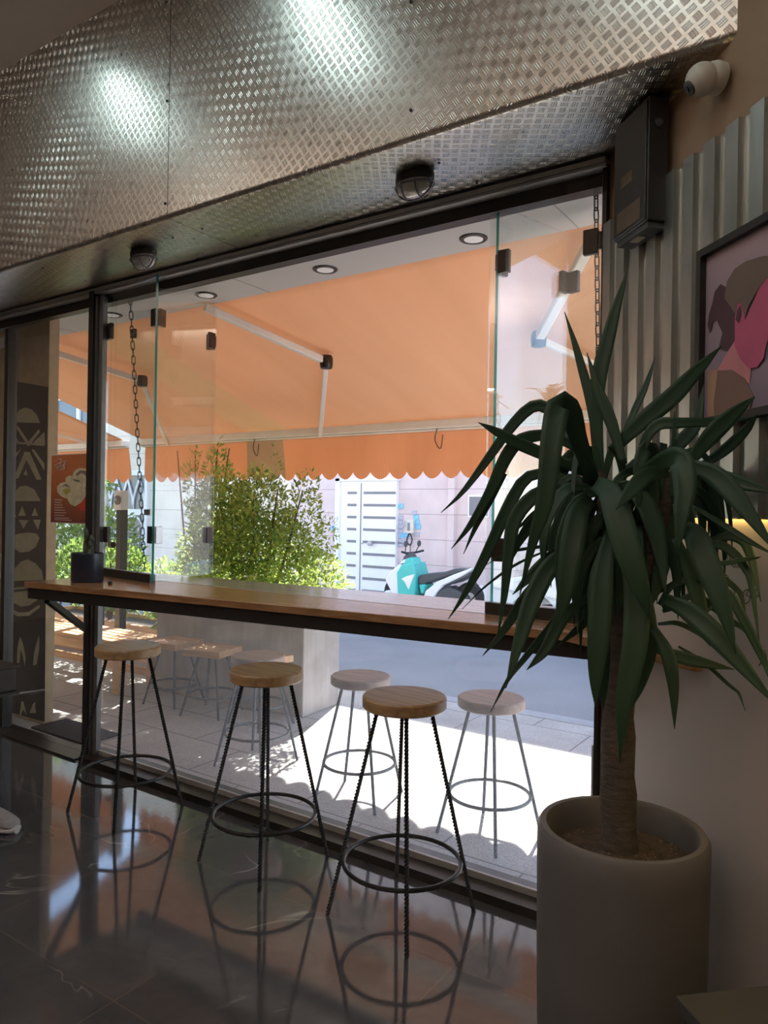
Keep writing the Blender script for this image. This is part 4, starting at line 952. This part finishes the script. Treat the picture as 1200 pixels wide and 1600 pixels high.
DC = 1.865
t = thing('yucca_plant', 'tall yucca with drooping dark green blades in the charcoal pot', 'plant', PC+V(0, 0, .6))
tp = [at_d(968, 1345, DC), at_d(966, 1240, DC), at_d(966, 1120, DC), at_d(972, 1000, DC), at_d(968, 900, DC+.02), at_d(955, 800, DC+.01), at_d(938, 735, DC)]
tb = spline(tp, 24); mbt = MB().tube(tb, [.046-.018*(i/24)-(.016 if i > 21 else 0)+.003*math.sin(i*2.1) for i in range(25)], 16)
tb2 = spline([at_d(972, 1000, DC), at_d(1000, 900, DC-.01), at_d(1030, 800, DC-.02), at_d(1050, 740, DC-.02)], 12)
mbt.tube(tb2, [.034-.012*i/12 for i in range(13)], 14)
mbt.build('trunk', M['trunk'], t, smooth=True)
def leaf(pts, wpx, d0, d1, dm=None, tw=0.0, n=18):
    k = len(pts); P = []
    for i, (x, y) in enumerate(pts):
        f = i/(k-1); d = d0+(d1-d0)*f+(dm or 0)*math.sin(PI*f)
        P.append(at_d(x, y, d))
    P = spline(P, n)
    for q_ in P:                      # keep every blade clear of the corrugated wall
        gap = (q_-W0).dot(WN)
        if gap < .075: q_ += WN*(.075-gap)
    vs = []; fs = []; W_ = wpx/FPX*((d0+d1)/2)
    for i, p in enumerate(P):
        f = i/n; tg = (P[min(i+1, n)]-P[max(i-1, 0)]).normalized(); vw = (CAM-p).normalized()
        s_ = tg.cross(vw).normalized(); a_ = tw*(1-f)+tw*.3*f; s_ = (s_*math.cos(a_)+vw*math.sin(a_)).normalized(); nn = s_.cross(tg).normalized()
        prof = (min(1, .55+1.3*f)) * (1-max(0, (f-.45)/.55)**1.7)
        h = max(W_*.5*prof, .0006)
        vs += [p-s_*h+nn*h*.16, p-s_*h*.5+nn*h*.05, p, p+s_*h*.5+nn*h*.05, p+s_*h+nn*h*.16]
    for i in range(n):
        for j in range(4): fs.append((i*5+j, i*5+j+1, i*5+5+j+1, i*5+5+j))
    o = MB().add(vs, fs).build('leaf', M['yucca_leaf'], t, smooth=True)
    md = o.modifiers.new('thickness', 'SOLIDIFY'); md.thickness = .0014
    return o
L = [  # midline in the picture, width, depth at base, depth at tip, bulge, twist
 ([(940, 760), (925, 640), (905, 560), (882, 487)], 15, 0, .05, 0, .3), ([(938, 760), (932, 620), (955, 510), (981, 420)], 24, 0, -.02, 0, .2),
 ([(975, 725), (955, 660), (935, 610), (917, 551)], 19, -.05, 0, 0, .2), ([(930, 760), (905, 690), (892, 645), (874, 632), (862, 690), (852, 780), (833, 845), (812, 930)], 36, 0, -.16, -.10, 0),
 ([(920, 745), (888, 680), (865, 645), (835, 634), (800, 665), (760, 720), (722, 770), (689, 801)], 19, .02, .10, .05, 0),
 ([(925, 745), (870, 718), (815, 695), (775, 674), (747, 660)], 20, .02, .05, 0, .3), ([(910, 705), (860, 681), (815, 687), (790, 715), (765, 770), (735, 820), (705, 858)], 21, .03, .1, 0, .1),
 ([(790, 740), (770, 775), (745, 820), (724, 866)], 10, .08, .1, 0, 0), ([(925, 770), (870, 744), (825, 745), (795, 790), (770, 845), (745, 895), (722, 935), (700, 968)], 19, .03, .1, 0, 0),
 ([(925, 775), (870, 765), (835, 775), (805, 810), (795, 860), (788, 930), (777, 997)], 23, .02, 0, 0, 0), ([(925, 780), (880, 795), (840, 810), (812, 845), (795, 885)], 20, .03, .05, 0, .3),
 ([(925, 780), (905, 800), (893, 860), (882, 930), (866, 987)], 36, -.02, -.12, -.05, 0), ([(930, 840), (880, 862), (838, 892), (801, 929)], 25, 0, -.04, 0, .1),
 ([(930, 835), (878, 872), (822, 932), (787, 985), (754, 1025)], 18, .04, .07, 0, .2), ([(935, 845), (870, 875), (835, 930), (812, 1000), (790, 1076)], 30, -.02, -.10, 0, 0),
 ([(890, 930), (865, 970), (825, 1022), (795, 1060), (766, 1113)], 10, .02, .02, 0, .2), ([(930, 930), (882, 962), (852, 1015), (823, 1047)], 21, -.02, -.05, 0, .1),
 ([(955, 830), (943, 890), (936, 980), (931, 1050), (930, 1105)], 34, -.08, -.14, -.03, 0), ([(965, 830), (935, 900), (938, 1000), (941, 1060), (943, 1110)], 30, -.08, -.10, -.03, 0),
 ([(975, 850), (992, 920), (993, 1000), (975, 1100), (968, 1192)], 38, -.08, -.16, -.04, 0), ([(980, 860), (1000, 920), (1012, 1000), (1002, 1060), (985, 1110)], 30, -.05, -.08, -.03, .3),
 ([(955, 705), (1000, 662), (1050, 620), (1090, 578), (1128, 540)], 29, -.02, -.16, 0, .1), ([(965, 700), (992, 640), (1010, 600), (1024, 557)], 11, 0, .03, 0, .3),
 ([(1000, 735), (1008, 690), (1028, 664), (1060, 661), (1130, 658), (1180, 652)], 19, -.05, -.12, 0, .3), ([(1020, 740), (1060, 695), (1088, 660), (1100, 600)], 22, 0, .02, 0, .3),
 ([(1075, 725), (1110, 682), (1145, 648), (1179, 620)], 28, -.08, -.2, 0, .1), ([(1085, 735), (1130, 705), (1165, 672), (1183, 646)], 18, -.05, -.15, 0, .3),
 ([(1000, 745), (1035, 722), (1062, 718), (1070, 760), (1064, 815), (1059, 866)], 36, -.08, -.22, -.05, 0), ([(1075, 735), (1120, 745), (1165, 757), (1215, 770)], 25, -.08, -.2, 0, .2),
 ([(1060, 725), (1115, 742), (1160, 790), (1215, 865)], 32, -.10, -.25, 0, .1), ([(1050, 780), (1052, 710), (1054, 643)], 8, -.15, -.17, 0, 0),
 ([(1045, 738), (1012, 742), (985, 768), (962, 797)], 26, -.15, -.22, 0, .1), ([(930, 755), (955, 775), (978, 850), (1000, 915), (1014, 968)], 42, -.10, -.22, -.05, 0),
 ([(1060, 830), (1085, 835), (1108, 890), (1130, 950), (1150, 1022)], 38, -.10, -.24, -.03, 0), ([(1055, 840), (1080, 900), (1095, 950), (1108, 985)], 24, -.08, -.12, 0, .2),
 ([(1035, 935), (1075, 955), (1115, 990), (1160, 1040), (1215, 1105)], 34, -.08, -.25, 0, 0), ([(1080, 790), (1130, 820), (1170, 845), (1215, 870)], 10, -.1, -.2, 0, .2),
 ([(1085, 870), (1115, 850), (1150, 868), (1180, 920), (1202, 1010)], 14, -.05, -.15, 0, .2), ([(1100, 850), (1145, 838), (1185, 870), (1208, 940)], 16, -.05, -.15, 0, .3),
 ([(1030, 945), (1050, 915), (1080, 905), (1120, 900), (1160, 930), (1195, 985)], 13, -.05, -.1, 0, .3), ([(1035, 950), (1080, 932), (1110, 945), (1150, 975), (1192, 990)], 13, -.05, -.1, 0, .3),
 ([(1035, 955), (1070, 948), (1110, 968), (1140, 990)], 10, -.05, -.08, 0, .3), ([(1028, 975), (1060, 974), (1095, 992), (1110, 1010)], 8, -.05, -.08, 0, .3), ([(1030, 925), (1060, 908), (1090, 905), (1125, 925)], 9, -.03, -.05, 0, .3),
 ([(1020, 1012), (1060, 1026), (1100, 1036), (1148, 1046)], 20, -.05, -.1, 0, .2), ([(1020, 980), (1042, 1020), (1052, 1070), (1054, 1139)], 21, -.10, -.14, -.02, 0),
 ([(1060, 1010), (1100, 1035), (1145, 1075), (1194, 1110)], 6, -.05, -.1, 0, 0), ([(1090, 905), (1135, 925), (1160, 965), (1195, 1035), (1215, 1075)], 15, -.1, -.2, 0, .1),
 ([(1090, 882), (1130, 880), (1165, 874), (1197, 870)], 8, -.1, -.15, 0, 0), ([(1100, 960), (1135, 925), (1120, 895)], 6, -.1, -.1, 0, .2),
 ([(980, 760), (1010, 790), (1030, 850), (1040, 930)], 30, -.05, -.12, 0, .2), ([(945, 770), (970, 830), (975, 900), (965, 960)], 30, -.03, -.08, 0, .2), ([(1020, 760), (1040, 820), (1030, 900), (1010, 960)], 28, -.02, -.05, 0, .4),
 ([(1000, 770), (1060, 765), (1110, 800), (1150, 850)], 20, -.02, -.05, 0, .3), ([(960, 760), (1000, 720), (1060, 710), (1110, 740)], 18, 0, 0, 0, .4), ([(930, 740), (900, 725), (870, 735), (850, 760)], 18, .03, .05, 0, .3),
 ([(925, 790), (890, 800), (865, 830), (850, 870)], 18, .03, .05, 0, .3), ([(960, 900), (935, 950), (900, 985), (870, 1010)], 14, .02, .04, 0, .4), ([(1040, 720), (1080, 705), (1100, 712), (1130, 750)], 12, -.05, -.1, 0, .3),
 ([(930, 800), (880, 790), (840, 800), (805, 830)], 14, .05, .08, 0, .4), ([(920, 820), (860, 850), (800, 862), (755, 885)], 5, .05, .1, 0, 0), ([(880, 850), (810, 880), (760, 915), (722, 952)], 4, .05, .1, 0, 0),
]
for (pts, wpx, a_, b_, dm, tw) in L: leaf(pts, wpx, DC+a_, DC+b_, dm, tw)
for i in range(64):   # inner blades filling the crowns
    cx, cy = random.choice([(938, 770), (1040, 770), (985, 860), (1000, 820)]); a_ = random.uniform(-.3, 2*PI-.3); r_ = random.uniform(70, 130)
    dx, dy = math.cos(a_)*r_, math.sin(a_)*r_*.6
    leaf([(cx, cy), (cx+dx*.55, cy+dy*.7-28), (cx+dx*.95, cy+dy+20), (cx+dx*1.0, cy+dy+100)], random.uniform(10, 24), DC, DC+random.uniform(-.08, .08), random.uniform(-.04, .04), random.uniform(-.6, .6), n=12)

# ================================================================== SMALL THINGS
p = on_z(136, 909, ZT); CPp = V(p.x, p.y+.0, ZT)
t = thing('cactus_pot', 'small navy black pot standing on the left end of the counter', 'plant pot', CPp)
def rsq(h, z, r=.016, n=6):
    out = []
    for (sx_, sy_, a0) in ((1, 1, 0), (-1, 1, PI/2), (-1, -1, PI), (1, -1, 3*PI/2)):
        for k in range(n+1):
            a_ = a0+PI/2*k/n; out.append((sx_*(h-r)+r*math.cos(a_), sy_*(h-r)+r*math.sin(a_)))
    return out
R_ = .080
MB().lathe([(R_-.004, .0), (R_, .006), (R_, .149), (R_-.003, .152), (R_-.008, .152), (R_-.008, .13)], CPp, 40).build('pot_body', M['cactus_pot'], t, smooth=True)
MB().lathe([(R_-.009, .125), (R_-.009, .132), (.001, .136)], CPp, 30).build('soil', M['soil'], t)
t = thing('cactus', 'slim upright cactus growing in the navy black pot', 'plant', CPp+V(0, 0, .1))
for (dx, dy, h_, r_) in ((-.020, 0, .285, .013), (.018, .01, .245, .014), (.036, -.012, .215, .012)):
    pts = [CPp+V(dx+.006*math.sin(k*1.3), dy, .13+(h_-.13)*k/8) for k in range(9)]
    MB().tube(pts, [r_*(.8+.35*math.sin(k*1.1))*(1 if k < 7 else (.75 if k == 7 else .3)) for k in range(9)], 9).build('stem', M['cactus'], t, smooth=True)
p = on_z(172, 913, ZT)
tag(MB().lathe([(.009, 0), (.013, .004), (.011, .012), (.004, .016)], V(p.x, p.y, ZT), 10).build('dark_stopper', M['dark_rubber'], smooth=True), 'tiny dark rubber stopper lying on the counter by the rail', 'stopper')

# sneaker at the left edge
S0 = V(-3.17, 1.80, 0); sd = V(1, .12, 0).normalized(); sn = V(-sd.y, sd.x, 0)
t = thing('sneaker', 'light grey knit sneaker standing on the marble floor at left', 'shoe', S0-sd*.14)
def shoe_sec(f, w_, h0, h1, n=14):
    c_ = S0-sd*.28*(1-f); r = []
    for k in range(n):
        a_ = 2*PI*k/n; r.append(c_+sn*(w_*math.cos(a_))+UP*((h0+h1)/2+(h1-h0)/2*math.sin(a_)))
    return r
def loft(secs, n):
    vs = [v for s_ in secs for v in s_]; fs = []
    for i in range(len(secs)-1):
        for k in range(n): fs.append((i*n+k, i*n+(k+1) % n, (i+1)*n+(k+1) % n, (i+1)*n+k))
    fs += [tuple(range(n))[::-1], tuple((len(secs)-1)*n+k for k in range(n))]
    return MB().add(vs, fs)
loft([shoe_sec(f, w_, .016, h_) for f, w_, h_ in ((0, .02, .08), (.04, .030, .105), (.15, .035, .11), (.3, .036, .10), (.45, .040, .088), (.6, .046, .078), (.75, .048, .066), (.88, .044, .054), (.96, .030, .044), (1, .012, .032))], 14).build('upper', M['shoe_fabric'], t, smooth=True)
loft([shoe_sec(f, w_, .0, h_) for f, w_, h_ in ((-.02, .02, .035), (.03, .034, .036), (.2, .038, .032), (.45, .040, .028), (.65, .049, .027), (.85, .049, .028), (.96, .034, .032), (1.02, .014, .034))], 14).build('sole', M['shoe_sole'], t, smooth=True)
loft([shoe_sec(f, w_, .085, h_) for f, w_, h_ in ((.06, .012, .11), (.12, .022, .118), (.26, .022, .112), (.32, .010, .10))], 14).build('collar', M['shoe_dark'], t, smooth=True)
for f in (.42, .48, .54, .60): MB().tube([S0-sd*.28*(1-f)+sn*a_+UP*(z_) for a_, z_ in ((-.022, .082-.12*(f-.42)), (0, .092-.12*(f-.42)), (.022, .082-.12*(f-.42)))], .0025, 6).build('lace', M['shoe_sole'], t, smooth=True)

# dark table end at the left edge, dark table corner at lower right
t = thing('side_table', 'near black wooden table end jutting in at the left edge', 'table', (-3.6, 1.4, 0))
e = V(-3.16, 1.80, 0)
MB().box(-3.75, -3.16, .95, 1.80, .735, .75).box(-3.75, -3.16, .95, 1.80, .62, .635).box(-3.75, -3.175, .96, 1.79, .635, .735).build('table_box', M['dark_wood_box'], t, bevel=.003)
for y in (1.05, 1.6): MB().box(-3.72, -3.66, y, y+.06, 0, .62).build('leg', M['dark_wood_box'], t)
t = thing('low_table', 'plain dark table corner at the lower right beside the plant pot', 'table', (-.15, 1.3, 0))
c0 = V(-.336, 1.548, 0); sI = (c0-W0).dot(WU); dI = (c0-W0).dot(WN)
MB().slab([wp(sI, .47, .02), wp(sI+.9, .47, .02), wp(sI+.9, .50, .02), wp(sI, .50, .02)], WN, dI-.02).build('tabletop', M['dark_table'], t, bevel=.003)
MB().slab([wp(sI+.01, .0, .03), wp(sI+.88, .0, .03), wp(sI+.88, .47, .03), wp(sI+.01, .47, .03)], WN, dI-.045).build('cabinet_body', M['dark_table'], t)

# intercom and stickers on the pink wall
p = on_y(643, 823, 11.19)
t = thing('intercom', 'pale wall intercom handset on the pink wall beside the stickers', 'intercom', p)
MB().box(p.x-.07, p.x+.07, 11.13, 11.2, p.z-.12, p.z+.13).build('housing', M['white_plastic'], t, bevel=.01)
MB().box(p.x-.045, p.x+.0, 11.12, 11.13, p.z-.07, p.z+.07).build('keypad', M['opp_grey'], t)
MB().tube(spline([V(p.x, 11.14, p.z-.12), V(p.x+.06, 11.12, p.z-.22), V(p.x+.02, 11.12, p.z-.33), V(p.x-.05, 11.12, p.z-.25), V(p.x-.01, 11.12, p.z-.12)], 16), .012, 6).build('cord', M['dark_rubber'], t, smooth=True)
MB().tube([V(p.x, 11.16, p.z-.3), V(p.x, 11.17, .1)], .008, 5).build('cable', M['dark_rubber'], t)
stk = [(626, 791, 1), (626, 809, 0), (625, 816, 0), (634, 818, 0), (626, 823, 0), (625, 830, 0), (628, 837, 1), (625, 846, 0), (632, 845, 0), (625, 851, 0), (647, 801, 0), (650, 808, 1), (651, 816, 2), (653, 823, 2), (651, 835, 0), (635, 836, 2), (521, 825, 2), (530, 795, 1), (529, 806, 1), (528, 820, 1), (528, 835, 0), (528, 848, 1), (527, 862, 0), (527, 875, 0)]
proto = {}
for (x_, y_, c_) in stk:
    p = on_y(x_, y_, 11.19); key = 1 if c_ else 0; side = x_ < 560
    lb = ('small blue sticker' if key else 'small grey printed sticker')+(' left of the white door' if side else ' right of the white door')
    gp = ('blue' if key else 'grey')+' stickers '+('left' if side else 'right')+' of the street door'
    if key not in proto:
        o = MB().box(p.x-.055, p.x+.055, 11.185, 11.2, p.z-.045, p.z+.045).build('sticker', M['sticker_blue' if key else 'sticker_grey']); 
        off = Vector((p.x, 11.19, p.z)); o.data.transform(Matrix.Translation(-off)); o.location = off; proto[key] = o
    else: o = proto[key].copy(); COL.objects.link(o); o.location = (p.x, 11.19, p.z)
    tag(o, lb, 'sticker', gp)

# scooter across the street
YS = 10.0
def sp_(x, y, dy=0): return on_y(x, y, YS)+V(0, dy, 0)
t = thing('scooter', 'teal and white motor scooter parked across the street', 'scooter', (-5.8, YS, -.1))
def side(name, mat, pts, hw, bev=.02, cy=0):
    P = [sp_(x, y, cy-hw) for x, y in pts]; return MB().slab(P, V(0, 1, 0), 2*hw).build(name, mat, t, bevel=bev, smooth=True)
gz = -.10
fwx, rwx = sp_(612, 935).x+.12, sp_(735, 930).x
for nm, x_ in (('front_wheel', fwx), ('rear_wheel', rwx)):
    w_ = MB().lathe([(.10, -.03), (.22, -.05), (.25, -.03), (.255, 0), (.25, .03), (.22, .05), (.10, .03)], V(x_, YS, gz+.255), 28, ax=(V(1, 0, 0), UP, V(0, 1, 0))).build(nm, M['dark_rubber'], t, smooth=True)
    MB().lathe([(.10, -.04), (.11, 0), (.10, .04)], V(x_, YS, gz+.255), 18, ax=(V(1, 0, 0), UP, V(0, 1, 0))).build('hub', M['silver'], w_, smooth=True)
side('front_fairing', M['scooter_white'], [(610, 905), (617, 893), (633, 880), (637, 887), (630, 897), (633, 925), (628, 932), (620, 925)], .16)
side('front_fender', M['scooter_white'], [(600, 928), (606, 922), (618, 921), (622, 930)], .07)
side('leg_shield', M['teal'], [(630, 893), (637, 882), (655, 878), (660, 896), (658, 935), (632, 935)], .20)
side('shield_emblem_panel', M['scooter_white'], [(638, 903), (646, 899), (658, 896), (652, 912), (649, 920), (643, 908)], .205, .003)
side('cowl', M['teal'], [(632, 888), (640, 872), (650, 870), (654, 880), (650, 896), (634, 899)], .12)
side('dash', M['grey_plastic'], [(631, 880), (636, 868), (643, 863), (648, 872), (643, 884), (634, 885)], .10)
side('headlamp', M['scooter_white'], [(630, 880), (636, 874), (644, 873), (641, 879)], .11, .005)
side('seat', M['grey_plastic'], [(659, 903), (662, 898), (675, 895), (700, 893), (716, 888), (736, 889), (716, 897), (697, 902), (680, 908), (664, 914), (659, 910)], .13)
side('underseat', M['teal'], [(661, 912), (672, 912), (668, 928), (664, 926)], .14)
side('rear_fairing', M['scooter_white'], [(668, 935), (672, 922), (690, 908), (715, 897), (745, 886), (742, 892), (722, 905), (700, 914), (690, 925), (684, 936)], .15)
side('tail_panel', M['grey_plastic'], [(700, 914), (722, 903), (745, 893), (738, 900), (716, 910)], .155, .008)
side('engine', M['grey_plastic'], [(684, 936), (692, 922), (706, 915), (722, 922), (735, 930), (740, 940), (700, 945)], .13)
side('footboard', M['grey_plastic'], [(650, 930), (680, 930), (680, 940), (650, 940)], .17)
side('plate_holder', M['grey_plastic'], [(735, 910), (742, 908), (756, 935), (750, 937)], .03, .003)
side('number_plate', M['plate_white'], [(740, 918), (753, 914), (762, 930), (750, 934)], .012, .002)
side('indicator', M['orange_lens'], [(740, 927), (744, 925), (746, 930), (742, 932)], .03, .002)
hb = sp_(641, 866); MB().tube([hb+V(.05, -.32, .05), hb+V(0, -.12, .02), hb+V(0, .12, .02), hb+V(.05, .32, .05)], .018, 8).build('handlebar', M['dark_rubber'], t, smooth=True)
for sg in (-1, 1):
    MB().tube([hb+V(0, sg*.15, .02), hb+V(.04, sg*.20, .14)], .008, 6).build('mirror_stalk', M['dark_rubber'], t)
    MB().lathe([(.001, -.01), (.05, -.008), (.05, .008), (.001, .01)], hb+V(.04, sg*.20, .17), 16, ax=(V(0, 1, 0), UP, V(1, 0, 0))).build('mirror', M['grey_plastic'], t, smooth=True)

# parked car glimpsed behind the plant
CX = -3.1; YC = 8.2
t = thing('parked_car', 'pale parked car glimpsed between the yucca blades', 'car', (CX, YC, -.1))
body = [(-1.0, .12), (-1.0, .52), (-.95, .62), (-.45, .72), (.0, 1.12), (.35, 1.20), (1.5, 1.20), (2.1, .80), (2.75, .72), (2.8, .2), (2.75, .12)]
P = [V(CX+x, YC, z) for x, z in body]
MB().slab(P, V(0, 1, 0), 1.5).build('body', M['car_paint'], t, bevel=.05, smooth=True)
P = [V(CX+x, YC-.006, z) for x, z in [(-.30, .76), (.05, 1.08), (.36, 1.14), (.95, 1.14), (.95, .76)]]; MB().slab(P, V(0, 1, 0), .02).build('side_window', M['dark_shade'], t)
P = [V(CX+x, YC-.006, z) for x, z in [(1.0, .76), (1.0, 1.14), (1.48, 1.14), (1.98, .79)]]; MB().slab(P, V(0, 1, 0), .02).build('side_window', M['dark_shade'], t)
for x in (-.35, 2.05):
    w_ = MB().lathe([(.18, -.02), (.28, -.02), (.31, .02), (.31, .16), (.28, .2)], V(CX+x, YC-.02, .21), 28, ax=(V(1, 0, 0), UP, V(0, 1, 0))).build('wheel', M['dark_rubber'], t, smooth=True)
    MB().lathe([(.02, -.04), (.17, -.035), (.19, -.01)], V(CX+x, YC-.02, .21), 20, ax=(V(1, 0, 0), UP, V(0, 1, 0))).build('hub_cap', M['silver'], w_, smooth=True)
